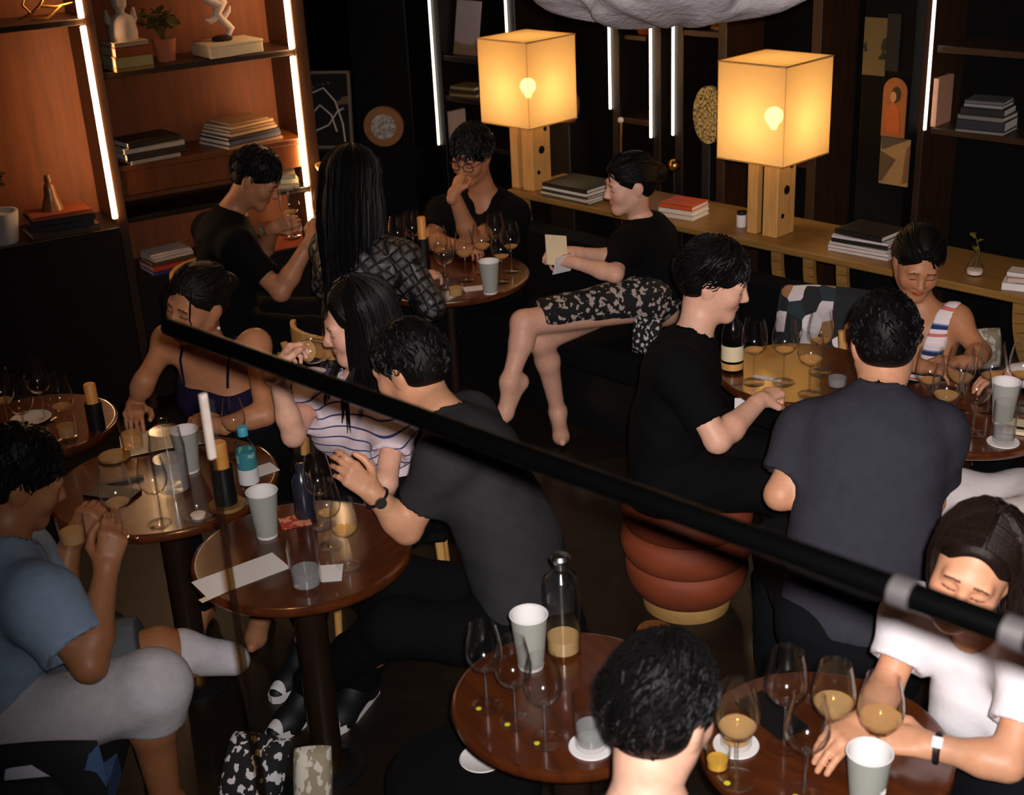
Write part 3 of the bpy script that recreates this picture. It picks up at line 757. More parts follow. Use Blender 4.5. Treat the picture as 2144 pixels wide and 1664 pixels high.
# speckled disc, gold ball and small lamp behind the console
pp = ONP(1484, 300, CO_O + CO_N * 0.47, CO_N)
t = thing('speckled_disc', 'speckled golden disc standing behind the second lamp', 'ornament', tuple(pp), CO_A)
m, nt, p = _nt('speckled gold'); f = _noise(nt, _coord(nt), 70, 2); nt.links.new(_ramp(nt, f, [(0.42, S(60, 46, 20)), (0.55, S(206, 180, 110))]), p.inputs['Base Color'])
mb = MB(); mb.tube([(0, -0.015, 0.135), (0, 0.015, 0.135)], 0.135, 40)
d = mb.obj('disc', m, t, True); d.scale = (0.62, 1, 1)
MB().box((0, 0, -0.5 * (float(pp[2]) - 0.0)), (0.05, 0.05, float(pp[2])), None, 0.004).obj('stand', M['black'], t)
pp = ONP(1412, 360, CO_O + CO_N * 0.47, CO_N)
t = thing('gold_ball', 'small matt gold ball on a thin black stand', 'ornament', tuple(pp), CO_A)
MB().lathe([(0.032 * math.sin(math.pi * k / 12), 0.032 - 0.032 * math.cos(math.pi * k / 12)) for k in range(13)], 20).obj('ball', M['brass'], t, True)
MB().tube([(0, 0, 0.003), (0, 0, -float(pp[2]))], 0.008, 10).obj('stand', M['black'], t, True)
pp = ONP(1300, 300, CO_O + CO_N * 0.5, CO_N)
t = thing('thin_floor_light', 'slender dark stand with a pale globe behind the woman in the skirt', 'lamp', (pp[0], pp[1], 0), CO_A)
_z = float(ONP(1299, 258, CO_O + CO_N * 0.5, CO_N)[2])
MB().tube([(0, 0, 0.01), (0, 0, _z)], 0.008, 10).obj('pole', M['brass'], t, True)
MB().lathe([(0.016 * math.sin(math.pi * k / 10), _z + 0.016 - 0.016 * math.cos(math.pi * k / 10)) for k in range(11)], 16).obj('globe', M['stone'], t, True)
MB().lathe([(0, 0), (0.1, 0), (0.1, 0.012), (0, 0.015)], 24).obj('base', M['black'], t, True)
# posters pasted on the dark pier
def poster(x0, y0, x1, y1, v, name, label, mat, arch=False):
    a, za_ = BW(x0, y0, v); b, zb_ = BW(x1, y1, v)
    w, h = b - a, za_ - zb_
    t = thing(name, label, 'poster', tuple(COP((a + b) / 2, v, zb_)), CO_A)
    poly = [(-w / 2, 0), (w / 2, 0), (w / 2, h)]
    if arch: poly = [(-w / 2, 0), (w / 2, 0)] + [(w / 2 * math.cos(math.pi * k / 10), h - w / 2 + w / 2 * math.sin(math.pi * k / 10)) for k in range(11)]
    else: poly += [(-w / 2, h)]
    MB().prism(poly, 0.004, Matrix(((1, 0, 0, 0), (0, 0, 1, -0.002), (0, 1, 0, 0), (0, 0, 0, 1)))).obj('sheet', mat, t)
    return t, w, h
def blot(name, c1, c2, scale, th=0.5): return print_mat(name, (c1, c2, scale, th))
a, _ = BW(1800, 200, 0.5); b, _ = BW(1905, 200, 0.5)
wp = thing('poster_pier', 'dark wooden pier behind the console carrying pasted posters', 'pillar', tuple(COP((a + b) / 2, 0.5, 0)), CO_A)
MB().box((0, 0.045, 1.3), (b - a, 0.085, 2.6), None, 0.004).obj('board', M['dark_wall'], wp)
poster(1812, 35, 1852, 160, 0.495, 'poster', 'faded olive poster with a dark blot on the pier', blot('olive poster', S(96, 80, 40), S(30, 26, 16), 8, 0.55))
poster(1860, 28, 1880, 150, 0.495, 'poster', 'dark narrow poster with pale marks on the pier', blot('dark poster', S(20, 18, 12), S(110, 84, 40), 14, 0.62))
t, w_, h_ = poster(1852, 160, 1893, 290, 0.494, 'poster', 'arched orange poster of a seated figure', plain('orange poster', S(150, 84, 36), 0.6), True)
MB().prism([(w_ * .06 + w_ * .2 * math.cos(a), h_ * .72 + w_ * .3 * math.sin(a)) for a in np.linspace(0, 6.28, 15)[:-1]], 0.002, Matrix(((1, 0, 0, 0), (0, 0, 1, -0.005), (0, 1, 0, 0), (0, 0, 0, 1)))).obj('printed_hair', M['black'], t)
MB().prism([(-w_ * .04 + w_ * .13 * math.cos(a), h_ * .68 + w_ * .2 * math.sin(a)) for a in np.linspace(0, 6.28, 15)[:-1]], 0.002, Matrix(((1, 0, 0, 0), (0, 0, 1, -0.007), (0, 1, 0, 0), (0, 0, 0, 1)))).obj('printed_face', plain('poster face', S(190, 130, 80), .6), t)
mb = MB(); mb.prism([(-w_ * .28, 0.02), (w_ * .3, 0.02), (w_ * .22, h_ * .5), (-w_ * .05, h_ * .6), (-w_ * .3, h_ * .4)], 0.002, Matrix(((1, 0, 0, 0), (0, 0, 1, -0.005), (0, 1, 0, 0), (0, 0, 0, 1)))); mb.obj('printed_robe', plain('robe ink', S(176, 84, 30), 0.6), t)
t, w_, h_ = poster(1846, 285, 1900, 392, 0.493, 'poster', 'beige poster crossed by grey and brown diagonals', plain('beige poster', S(150, 116, 70), 0.6))
for pl_, c in (([(-.5, 1), (.45, 1), (-.45, .72)], S(70, 62, 44)), ([(-.5, .7), (.05, .55), (-.4, .05), (-.5, .05)], S(84, 66, 40)), ([(.3, .05), (.5, .1), (.5, .9), (.38, .8)], S(110, 76, 40))):
    MB().prism([(x * w_, y * h_) for x, y in pl_], 0.002, Matrix(((1, 0, 0, 0), (0, 0, 1, -0.0045), (0, 1, 0, 0), (0, 0, 0, 1)))).obj('printed_shape', plain('poster ink', c, 0.6), t)
# third unit, on the right
c0, zc0 = BW(1938, 272); c1, _ = BW(2300, 200); _, zsh = BW(1955, 95); _, zb1 = BW(2065, 228); _, zb2 = BW(2065, 282)
unit('dark_bookcase', 'dark bookcase with one light strip and a lit shelf edge behind the woman in stripes', [(c0, zc0)], [(c0 + .02, c1, zsh), (c0 + .02, c1, zb2)], [c0 - 0.035, c1], c0 - 0.05, c1 + 0.03, (c0 - 0.035,))
q = bxy(1957, 285); q[2] = zb2
t = thing('upright_book', 'pale pink book standing upright in the dark bookcase', 'book', (q[0] + .02, q[1], zb2), CO_A + 0.05)
MB().box((0, 0, 0.1), (0.022, 0.14, 0.2)).obj('cover', bmat((190, 140, 112)), t); MB().box((0, 0.004, 0.1), (0.016, 0.142, 0.192)).obj('pages', M['pages'], t)
q = bxy(2065, 280); q[2] = zb2
stack(q, CO_A + 0.1, [(0.2, 0.16, 0.012, (120, 118, 116), 'grey', 0), (0.2, 0.16, 0.04, (30, 32, 44), 'navy', 0.02), (0.19, 0.16, 0.018, (110, 106, 100), 'ash', -0.03), (0.18, 0.15, 0.03, (16, 16, 18), 'black', 0.03), (0.16, 0.13, 0.014, (130, 128, 126), 'silver', 0.0), (0.16, 0.13, 0.014, (90, 88, 86), 'dim grey', 0.06)],
      'the pile in the dark bookcase', 'books in the dark bookcase')

# ---------------------------------------------------------------- framed picture, round wall piece, low sideboard between the shelves
pv = -0.45
PO = LS_O + LS_D * 1.35 + LS_N * 0.35            # a dark wall section beyond the bookshelf
sb = thing('sideboard', 'low black sideboard between the bookshelf and the display shelf', 'sideboard', tuple(Z(745, 340, 0.78) + np.array([-.12, .1, -.78])), LS_A - 0.9)
MB().box((0, 0.15, 0.39), (0.8, 0.4, 0.76), None, 0.006).obj('body', M['black'], sb); MB().box((0, 0.15, 0.775), (0.84, 0.44, 0.02), None, 0.004).obj('top', M['black'], sb)
q = Z(688, 318, 0.785) + np.array([0, 0.1, 0])
t = thing('framed_picture', 'silver framed dark picture with curling lines leaning behind the light strip', 'picture', tuple(q), LS_A - 0.75)
R = Matrix.Rotation(-0.12, 3, 'X'); W, Hh = 0.30, 0.46
for (x, z, ww, hh) in ((0, 0.008, W, 0.016), (0, Hh - 0.008, W, 0.016), (-W / 2 + .008, Hh / 2, .016, Hh), (W / 2 - .008, Hh / 2, .016, Hh)):
    MB().box(R @ Vector((x, 0, z)), (ww, 0.02, hh), R).obj('frame_bar', plain('pewter frame', S(150, 130, 110), 0.4, 0.4), t)
MB().box(R @ Vector((0, 0.004, Hh / 2)), (W - .03, 0.006, Hh - .03), R).obj('canvas', blot('dark arabesque', S(18, 13, 9), S(120, 88, 56), 9, 0.6), t)
for k, pts in enumerate(([(-.1, .33), (-.02, .36), (.05, .28), (.09, .15), (.1, .04)], [(-.11, .2), (-.05, .26), (.02, .2), (.05, .1)], [(-.1, .1), (0, .14), (.06, .22), (.1, .24)])):
    MB().tube([R @ Vector((x, -.004, z)) for x, z in pts], 0.005, 6).obj('relief_line', M['stone'], t, True)
q = Z(700, 335, 0.785) + np.array([0.02, -.08, 0])
t = thing('metal_ruler', 'thin bright metal strip lying on the black sideboard', 'ruler', tuple(q), LS_A - 0.5)
MB().box((0, 0, 0.004), (0.22, 0.03, 0.006), None, 0.001).obj('blade', M['steel'], t)
q = A(803, 265, 7.1)
t = thing('wall_gong', 'round wooden wall piece with a grey speckled centre on the dark wall', 'ornament', tuple(q), LS_A - 0.6)
MB().tube([(0, 0, 0), (0, 0.03, 0)], 0.108, 40).obj('rim', wood('gong rim', S(120, 72, 26), S(150, 94, 40)), t, True)
m, nt, p = _nt('speckled grey face'); f = _noise(nt, _coord(nt), 60, 3); nt.links.new(_ramp(nt, f, [(0.35, S(96, 88, 78)), (0.65, S(190, 178, 164))]), p.inputs['Base Color'])
MB().tube([(0, -0.008, 0), (0, 0.01, 0)], 0.068, 36).obj('face', m, t, True)
MB().box((0, 0.07, 0.35), (0.3, 0.08, 2.3), None, 0.004).obj('mounting_board', M['dark_wall'], t)
t = thing('wooden_bowl', 'shallow golden wooden bowl on the shelf edge under the framed picture', 'bowl', tuple(A(702, 362, 6.3)), 0)
MB().lathe([(0, 0), (0.05, 0.0), (0.085, 0.022), (0.095, 0.045), (0.088, 0.045), (0.07, 0.02), (0, 0.008)], 24).obj('body', M['lamp_wood'], t, True)
MB().box((0, 0, -0.5 * float(A(702, 362, 6.3)[2])), (0.14, 0.14, float(A(702, 362, 6.3)[2])), None, 0.004).obj('pedestal', M['black'], t)

# ---------------------------------------------------------------- white cloud-like pendant at the top
pcx = A(1412, -75, 4.6)
t = thing('cloud_pendant', 'big white crumpled fabric pendant lamp hanging from the ceiling', 'lamp', tuple(pcx))
vs, fs = [], []
n_, m_ = 96, 40
for j in range(m_ + 1):
    ph = math.pi * j / m_
    for k in range(n_):
        a = 2 * math.pi * k / n_
        b_ = 1 + 0.10 * math.sin(5 * a + 2.1 * math.cos(2 * ph)) * math.sin(ph) + 0.06 * math.sin(9 * a + 4 * ph) * math.sin(ph) + 0.03 * math.sin(17 * a - 7 * ph) * math.sin(ph)
        vs.append((0.50 * math.sin(ph) * math.cos(a) * b_, 0.42 * math.sin(ph) * math.sin(a) * b_, 0.17 * math.cos(ph) * (0.9 + 0.25 * b_) + 0.02 * math.sin(11 * a) * math.sin(ph)))
for j in range(m_):
    for k in range(n_): fs.append((j * n_ + k, j * n_ + (k + 1) % n_, (j + 1) * n_ + (k + 1) % n_, (j + 1) * n_ + k))
MB().add(vs, fs).obj('fabric_shade', plain('crumpled white fabric', S(196, 186, 188), 0.85, var=0.08, bump=0.5, bscale=30, bdist=0.02), t, True)
MB().tube([(0, 0, 0.1), (0, 0, 3.25 - pcx[2])], 0.006, 8).obj('cable', M['black'], t)

# ---------------------------------------------------------------- tables
TZ = 0.74
TABLES = {}
def table(key, x, y, rad, label, col_r=0.045, px_=True):
    p = Z(x, y, TZ); TABLES[key] = (p, rad)
    t = thing('round_table', label, 'table', (p[0], p[1], 0), 0.3 * len(TABLES), 'round pedestal tables')
    MB().lathe([(0, TZ - 0.03), (rad - 0.012, TZ - 0.03), (rad - 0.003, TZ - 0.024), (rad, TZ - 0.014), (rad - 0.003, TZ - 0.004), (rad - 0.010, TZ), (rad - 0.016, TZ), (rad - 0.06, TZ), (0.002, TZ), (0, TZ)], 72).obj('top', M['table_wood'], t, True)
    MB().lathe([(0, 0.05), (col_r, 0.05), (col_r, TZ - 0.05), (col_r * 2, TZ - 0.03), (0, TZ - 0.03)], 28).obj('column', M['table_edge'], t, True)
    MB().lathe([(0, 0.025), (col_r * 1.08, 0.025), (col_r * 1.08, 0.06), (0, 0.06)], 28).obj('foot_collar', M['brass'], t, True)
    MB().lathe([(0, 0), (.105, 0), (.105, 0.012), (col_r * 1.6, 0.028), (0, 0.03)], 40).obj('base', M['black'], t, True)
    return t
table('T0', 70, 890, 0.28, 'round brown table crowded with glasses beside the dark bookshelf wall')
table('T1', 345, 1008, 0.345, 'round brown table with the glass jug and the blue-capped water bottle')
table('T2', 632, 1152, 0.30, 'round brown table holding the blank white card and tall water glass')
table('T3', 938, 576, 0.36, 'round brown table between the man with glasses and the woman in the skirt', 0.022)
table('T4', 1676, 778, 0.285, 'round brown table with the dark wine bottle in front of the printed cushion')
table('T5', 2014, 868, 0.285, 'round brown table with the notebook in front of the woman in stripes')
table('T6', 1192, 1458, 0.264, 'round brown table with the stoppered glass bottle')
table('T7', 1726, 1556, 0.262, 'round brown table where the woman in the white T-shirt leans')

# ---------------------------------------------------------------- seats
pf = Z(1450, 1308, 0.0) + np.array([0, 0.15, 0])
PF = pf
t = thing('pouf', 'rust leather pouf of three bulging tiers on a tan base', 'pouf', (pf[0], pf[1], 0))
MB().lathe([(0, 0), (0.15, 0), (0.155, 0.035), (0.15, 0.05), (0, 0.05)], 40).obj('base', M['tan'], t, True)
def tier(z0, z1, r0, r1, bulge):
    pr = [(0, z0)]
    for k in range(13):
        f = k / 12; pr.append((r0 + (r1 - r0) * f - 0.02 + bulge * math.sin(math.pi * f) ** 0.6, z0 + (z1 - z0) * f))
    return pr + [(0, z1)]
MB().lathe(tier(0.05, 0.20, 0.17, 0.215, 0.035), 48).obj('tier', M['rust'], t, True)
MB().lathe(tier(0.195, 0.325, 0.215, 0.22, 0.03), 48).obj('tier', M['rust'], t, True)
MB().lathe(tier(0.32, 0.43, 0.22, 0.205, 0.03), 48).obj('tier', M['rust'], t, True)
sp = A(1370, 1322, 3.05)
t = thing('wooden_stand', 'small mushroom-shaped wooden stand beside the rust pouf', 'stand', (sp[0], sp[1], 0))
MB().lathe([(0, sp[2] - 0.018), (0.03, sp[2] - 0.018), (0.046, sp[2] - 0.004), (0.05, sp[2] + 0.002), (0.046, sp[2] + 0.008), (0, sp[2] + 0.008)], 32).obj('top', wood('stand top wood', S(96, 54, 24), S(130, 76, 36)), t, True)
MB().lathe([(0, 0.02), (0.017, 0.02), (0.017, sp[2] - 0.012), (0, sp[2] - 0.012)], 20).obj('stem', wood('stand stem wood', S(190, 120, 62), S(206, 136, 74)), t, True)
MB().lathe([(0, 0), (0.10, 0), (0.10, 0.015), (0.02, 0.03), (0, 0.03)], 32).obj('base', M['dark_wood'], t, True)
def stool(x, y, label, r=0.19, h=0.44):
    t = thing('round_stool', label, 'stool', (x, y, 0), 0, 'dark padded stools')
    MB().lathe([(0, h - 0.1), (r - 0.02, h - 0.1), (r, h - 0.08), (r, h - 0.03), (r - 0.02, h - 0.004), (0, h)], 32).obj('seat', M['black_cloth'], t, True)
    for k in range(4):
        a = math.pi / 4 + k * math.pi / 2
        MB().tube([(math.cos(a) * r * .6, math.sin(a) * r * .6, h - 0.1), (math.cos(a) * r * .95, math.sin(a) * r * .95, 0)], 0.014, 10).obj('leg', M['dark_wood'], t, True)
    return t
def armchair(x, y, a, label, mat, seat_h=0.42):
    """upholstered tub chair; local +y is the way it faces"""
    t = thing('armchair', label, 'armchair', (x, y, 0), a)
    MB().box((0, 0.02, seat_h - 0.08), (0.62, 0.5, 0.15), None, 0.04).obj('seat', mat, t)
    MB().box((0, -0.27, seat_h + 0.10), (0.72, 0.11, 0.5), None, 0.04).obj('backrest', mat, t)
    for s in (-1, 1):
        MB().box((0.36 * s, 0.0, seat_h + 0.02), (0.09, 0.5, 0.3), None, 0.035).obj('armrest', mat, t)
        for yy in (-0.25, 0.22): MB().tube([(0.32 * s, yy, seat_h - 0.14), (0.34 * s, yy * 1.08, 0)], [0.018, 0.012], 10).obj('leg', M['dark_wood'], t, True)
    return t
def chair(x, y, a, label, seat_h=0.43):
    t = thing('wooden_chair', label, 'chair', (x, y, 0), a)
    MB().box((0, 0, seat_h - 0.02), (0.40, 0.40, 0.035), None, 0.012).obj('seat', M['black_cloth'], t)
    for sx in (-1, 1):
        for sy in (-1, 1): MB().tube([(0.17 * sx, 0.17 * sy, seat_h - 0.03), (0.19 * sx, 0.19 * sy, 0)], [0.016, 0.012], 10).obj('leg', M['lamp_wood'], t, True)
        MB().tube([(0.17 * sx, -0.18, seat_h - 0.03), (0.19 * sx, -0.22, seat_h + 0.30)], 0.014, 10).obj('back_post', M['lamp_wood'], t, True)
    pts = [(0.23 * math.sin(math.radians(b_)), -0.06 - 0.17 * math.cos(math.radians(b_)), 0) for b_ in range(-75, 76, 10)]
    mb = MB()
    for k in range(len(pts) - 1):
        p, q = Vector(pts[k]), Vector(pts[k + 1]); d = q - p
        mb.box(((p.x + q.x) / 2, (p.y + q.y) / 2, seat_h + 0.31), (d.length * 1.1, 0.018, 0.085), rz(math.atan2(d.y, d.x)))
    mb.obj('back_rail', M['lamp_wood'], t)
    return t

# ---------------------------------------------------------------- people: skin, hair and cloth materials
def skin_mat(name, c):
    m, nt, p = _nt(name)
    at = nt.nodes.new('ShaderNodeVertexColor'); at.layer_name = 'tone'
    f = _noise(nt, _coord(nt), 60, 4); mx = nt.nodes.new('ShaderNodeMix'); mx.data_type = 'RGBA'; mx.blend_type = 'MULTIPLY'; mx.inputs[0].default_value = 1
    nt.links.new(_ramp(nt, f, [(0.3, mul(c, 0.93)), (0.7, mul(c, 1.04))]), mx.inputs[6]); nt.links.new(at.outputs[0], mx.inputs[7])
    nt.links.new(mx.outputs[2], p.inputs['Base Color'])
    p.inputs['Roughness'].default_value = 0.48; p.inputs['Specular IOR Level'].default_value = 0.35
    p.inputs['Subsurface Weight'].default_value = 0.12; p.inputs['Subsurface Radius'].default_value = (0.02, 0.008, 0.004); p.inputs['Subsurface Scale'].default_value = 0.5
    return m
SKIN = {'light': skin_mat('light skin', S(226, 172, 146)), 'mid': skin_mat('medium skin', S(204, 146, 112)), 'tan': skin_mat('tan skin', S(182, 124, 88)), 'deep': skin_mat('brown skin', S(150, 98, 64))}
def hair_mat(name, c, rough=0.46):
    m, nt, p = _nt(name)
    f = _noise(nt, _coord(nt, (160, 160, 18)), 1.2, 4, 0.7)
    nt.links.new(_ramp(nt, f, [(0.3, mul(c, 0.55)), (0.7, mul(c, 1.35))]), p.inputs['Base Color'])
    p.inputs['Roughness'].default_value = rough; p.inputs['Specular IOR Level'].default_value = 0.17
    _bump(nt, p, f, 0.5, 0.003)
    return m
HAIR = {'black': hair_mat('black hair', S(11, 10, 10)), 'brown': hair_mat('dark brown hair', S(27, 17, 13)), 'warmblack': hair_mat('soft black hair', S(22, 17, 15))}
def cloth(name, c, var=0.08, bump=0.35): return plain(name, c, 0.92, var=var, scale=30, bump=bump, bscale=14, bdist=0.012, spec=0.12)
CL = dict(black=cloth('black jersey', S(9, 9, 10)), char=cloth('charcoal jersey', S(44, 43, 45)), slate=cloth('dark slate jersey', S(52, 52, 60)), white=cloth('white cotton', S(220, 216, 219), 0.02, 0.3),
          navy=cloth('navy knit', S(26, 22, 46)), blue=cloth('dusty blue cotton', S(126, 146, 168)), grey=cloth('pale grey cotton', S(176, 172, 176)), dgrey=cloth('dark grey cotton', S(84, 90, 96)), denim=cloth('dark trousers', S(13, 14, 18)), whites=cloth('white linen', S(206, 198, 196), 0.05))

# ---------------------------------------------------------------- people: head, hands, body
class Head:
    def __init__(s, c, face, up, k=1.0):
        f = nrm(face); u = np.array(up, float); u = nrm(u - f * (u @ f)); r = np.cross(f, u)
        s.c = np.array(c, float); s.B = np.stack([r, f, u]); s.k = k       # rows: right, forward, up
    def w(s, x, y, z): return s.c + (np.array([x, y, z]) * s.k) @ s.B
    def E(s, x, y, z, r, k=0.03): return ell(s.w(x, y, z), s.B, np.array(r) * s.k, k)
    def Cp(s, a, b, ra, rb, k=0.02): return cap(s.w(*a), s.w(*b), ra * s.k, rb * s.k, k)
    def loc(s, V): return ((V - s.c) @ s.B.T) / s.k
def head_prims(h, neck, nr, fem):
    P = [h.E(0, -.018, .036, (.074, .094, .088), .02), h.E(0, .028, -.03, (.060, .066, .082), .05), h.Cp((0, .066, -.094), (0, .070, -.098), .020, .018, .035)]
    for s in (-1, 1):
        P += [h.Cp((.052 * s, .0, -.05), (.014 * s, .066, -.094), .018, .016, .03), h.E(.036 * s, .062, -.026, (.026, .024, .026), .03),
              h.E(.075 * s, -.012, -.008, (.009, .019, .031), .008), h.E(.080 * s, -.022, -.002, (.006, .012, .020), .008)]
    P += [h.Cp((-.036, .082, .022), (.036, .082, .022), .012, .012, .022)]
    for s in (-1, 1):
        P += [sub(h.E(.031 * s, .104, .006, (.019, .014, .011)), .014)]
    P += [h.Cp((0, .090, .014), (0, .109, -.026), .0075, .0125, .012), h.E(.011 * 1, .100, -.031, (.009, .009, .007), .008), h.E(-.011, .100, -.031, (.009, .009, .007), .008)]
    for s in (-1, 1): P += [h.E(.031 * s, .078, .005, (.0155, .0145, .0125), .004)]
    P += [h.E(0, .087, -.056, (.022, .012, .0055), .006), h.E(0, .086, -.066, (.019, .012, .006), .006)]
    P += [h.Cp((0, -.022, -.02), (0, -.018, -.075), nr * 1.02 / h.k, nr / h.k, .04), cap(h.w(0, -.018, -.075), neck, nr, nr * 1.1, .03)]
    return P
def head_cols(h, V, open_eyes, fem, beard=False):
    L = h.loc(V); c = np.ones((len(V), 3))
    def paint(m, col, a=1.0):
        c[m] = c[m] * (1 - a) + np.array(col) * a
    x, y, z = L.T; ax = np.abs(x)
    fr = (y > .05) & (np.abs(z) < .13)
    ck = np.clip(1 - np.sqrt(((ax - .04) / .026) ** 2 + ((z + .026) / .022) ** 2), 0, 1) * fr
    c *= (1 - ck[:, None] * np.array([0, .16, .14]))
    lip = fr & ((x / .024) ** 2 + ((z + .061) / .0105) ** 2 < 1) & (y > .075)
    paint(lip, (.86, .52, .50) if fem else (.88, .66, .62))
    paint(fr & (ax < .021) & (np.abs(z + .0612) < .0016) & (y > .08), (.35, .16, .15))
    zb = .0265 - .35 * np.maximum(ax - .034, 0) + .02 * np.maximum(.022 - ax, 0)
    paint(fr & (ax > .013) & (ax < .048) & (np.abs(z - zb) < (.0042 if not fem else .0032)), (.10, .07, .06), .9)
    ze = .0045 - 6 * (ax - .031) ** 2 * 2
    eye = fr & (np.abs(ax - .031) < .0155)
    if open_eyes:
        paint(eye & (z < ze + .0045) & (z > -.004 + 8 * (ax - .031) ** 2), (1.1, 1.35, 1.5))
        paint(eye & ((ax - .031) ** 2 + (z - .001) ** 2 < .0052 ** 2), (.06, .04, .03))
        paint(eye & (np.abs(z - ze - .004) < .0020), (.08, .05, .05))
    else:
        paint(eye & (np.abs(z - (-.0035 + 10 * (ax - .031) ** 2)) < .0022), (.10, .07, .06), .9)
    if beard:
        paint(fr & (z < -.045) & ~lip & (ax < .05), (.72, .68, .66), .5)
    return c
def hand_prims(wr, d, n, side, curl=(.5, .6, .7, .8), thumb=.5, spread=.5, k=1.0, tuck=0.0):
    """wr wrist, d towards the knuckles, n out of the back of the hand, side +1 if the thumb lies along d x n"""
    d = nrm(d); n = np.array(n, float); n = nrm(n - d * (n @ d)); t = np.cross(d, n) * side         # towards the thumb
    P = []; W = np.array(wr, float); J = {}
    offs = [.026, .009, -.009, -.025]; ml = [.086, .088, .083, .076]; fl = [.072, .080, .074, .058]; fr = [.0088, .009, .0086, .0076]
    for i in range(4):
        b = W + t * offs[i] * .55 * k + d * .01 * k
        kn = W + d * ml[i] * k + t * offs[i] * k + n * (.004 if i in (1, 2) else 0) * k
        P.append(cap(b, kn, .0135 * k, .0115 * k, .012))
        a = curl[i]; seg = [fl[i] * .46, fl[i] * .30, fl[i] * .24]; bends = [a * 1.35, a * 1.7, a * 1.1]
        sp = (t * (offs[i]) * spread * 4.0)
        dd = nrm(d + sp * (1 - min(a, 1) * .8)); p0 = kn; ang = 0; rr = fr[i]
        for j in range(3):
            ang += bends[j]
            dj = nrm(dd * math.cos(ang) - n * math.sin(ang)); p1 = p0 + dj * seg[j] * k
            P.append(cap(p0, p1, rr * k, rr * .90 * k, .0025 if j else .006)); p0 = p1; rr *= .92
        J[i] = p0
    b = W + d * .018 * k + t * .020 * k - n * .006 * k
    m = b + (nrm(d * .62 + t * (.75 - .35 * thumb) - n * .55 * thumb)) * .042 * k
    P.append(cap(b, m, .0145 * k, .0115 * k, .014))
    d2 = nrm(d * .85 + t * (.35 - .6 * thumb) - n * (.45 * thumb)); m2 = m + d2 * .032 * k
    d3 = nrm(d * .75 + t * (.1 - .75 * thumb) - n * (.35 * thumb)); m3 = m2 + d3 * .026 * k
    P += [cap(m, m2, .0108 * k, .0098 * k, .004), cap(m2, m3, .0098 * k, .0082 * k, .003)]
    P.append(cap(W - d * .03, W + d * .012, .024 * k, .024 * k, .012))
    return P
BUILD = {'m': dict(ch=.160, wa=.145, hp=.158, sh=.047, ua=(.046, .040), fa=(.043, .027), nk=.056, th=(.085, .062), sn=(.056, .038), s=.72),
         'f': dict(ch=.135, wa=.115, hp=.152, sh=.038, ua=(.039, .034), fa=(.036, .023), nk=.046, th=(.080, .055), sn=(.050, .033), s=.74)}
def torso_prims(q, g=0.0):
    b = BUILD[q['sex']]; N, SL, SR, P = (np.array(q[k], float) for k in ('neck', 'SL', 'SR', 'pel'))
    u = nrm(N - P); r = nrm(SR - SL); f = nrm(np.cross(u, r)); q['f'] = f; q['u'] = u; q['r'] = nrm(np.cross(f, u))
    bend = q.get('bend', 0.0)
    L = np.linalg.norm(N - P); Wp = P + (N - P) * .36 - f * bend * L; Cp_ = P + (N - P) * .72 - f * bend * L * .8
    k = q.get('fat', 1.0); hs = np.linalg.norm(SR - SL) / 2
    A_ = [fcap(P, Wp, b['hp'] * k + g, b['wa'] * k + g, f, b['s'] + .04, .06), fcap(Wp, Cp_, b['wa'] * k + g, b['ch'] * k + g, f, b['s'], .06),
          fcap(Cp_ - r * hs * .35, Cp_ + r * hs * .35, .085 + g, .085 + g, f, .95, .05)]
    for Sx in (SL, SR):
        inn = Cp_ + (Sx - Cp_) * .45
        A_ += [cap(Sx, N - u * .03, b['sh'] + g, b['sh'] * .72 + g * .6, .035), cap(Sx, inn, b['sh'] + g, .065 + g, .05)]
    if q['sex'] == 'f':
        for s in (-1, 1): A_.append(ell(Cp_ + r * .068 * s + f * .082 - u * .045, np.stack([r, f, u]), np.array([.062, .052, .062]) + g, .05))
    q['Cp'] = Cp_; q['Wp'] = Wp
    return A_
def limb(q, key, g=0.0, part='both', k=1.0):
    b = BUILD[q['sex']]; S_, E_, W_ = (np.array(x, float) for x in q[key])
    L = [cap(S_, E_, b['ua'][0] * k + g, b['ua'][1] * k + g, .05), cap(E_, E_ + (W_ - E_) * .3, b['ua'][1] * k + g, b['fa'][0] * k + g, .02), cap(E_ + (W_ - E_) * .3, W_, b['fa'][0] * k + g, b['fa'][1] * k + g, .02)]
    return L
def leg(q, key, g=0.0, k=1.0):
    b = BUILD[q['sex']]; H_, K_, A_ = (np.array(x, float) for x in q[key])
    c = K_ + (A_ - K_) * .3 - nrm(np.cross(np.cross(A_ - K_, K_ - H_), A_ - K_)) * .012
    return [cap(H_, K_, b['th'][0] * k + g, b['th'][1] * k + g, .05), cap(K_, c, b['sn'][0] * k + g, b['sn'][0] * 1.02 * k + g, .03), cap(c, A_, b['sn'][0] * 1.02 * k + g, b['sn'][1] * k + g, .03)]
def foot_prims(A_, d, k=1.0, g=0.0):
    A_ = np.array(A_, float); d = nrm([d[0], d[1], 0]) if abs(d[2]) < .3 else nrm(d)
    dn = np.array([0, 0, -1.0]); dn = nrm(dn - d * (dn @ d))
    heel = A_ + dn * .055 - d * .03; ball = A_ + dn * .068 + d * .12; toe = A_ + dn * .070 + d * .175
    return [cap(A_, heel, .034 * k + g, .03 * k + g, .03), cap(heel, ball, .03 * k + g, .032 * k + g, .03), cap(A_, ball, .034 * k + g, .026 * k + g, .03), cap(ball, toe, .034 * k + g, .018 * k + g, .02)]
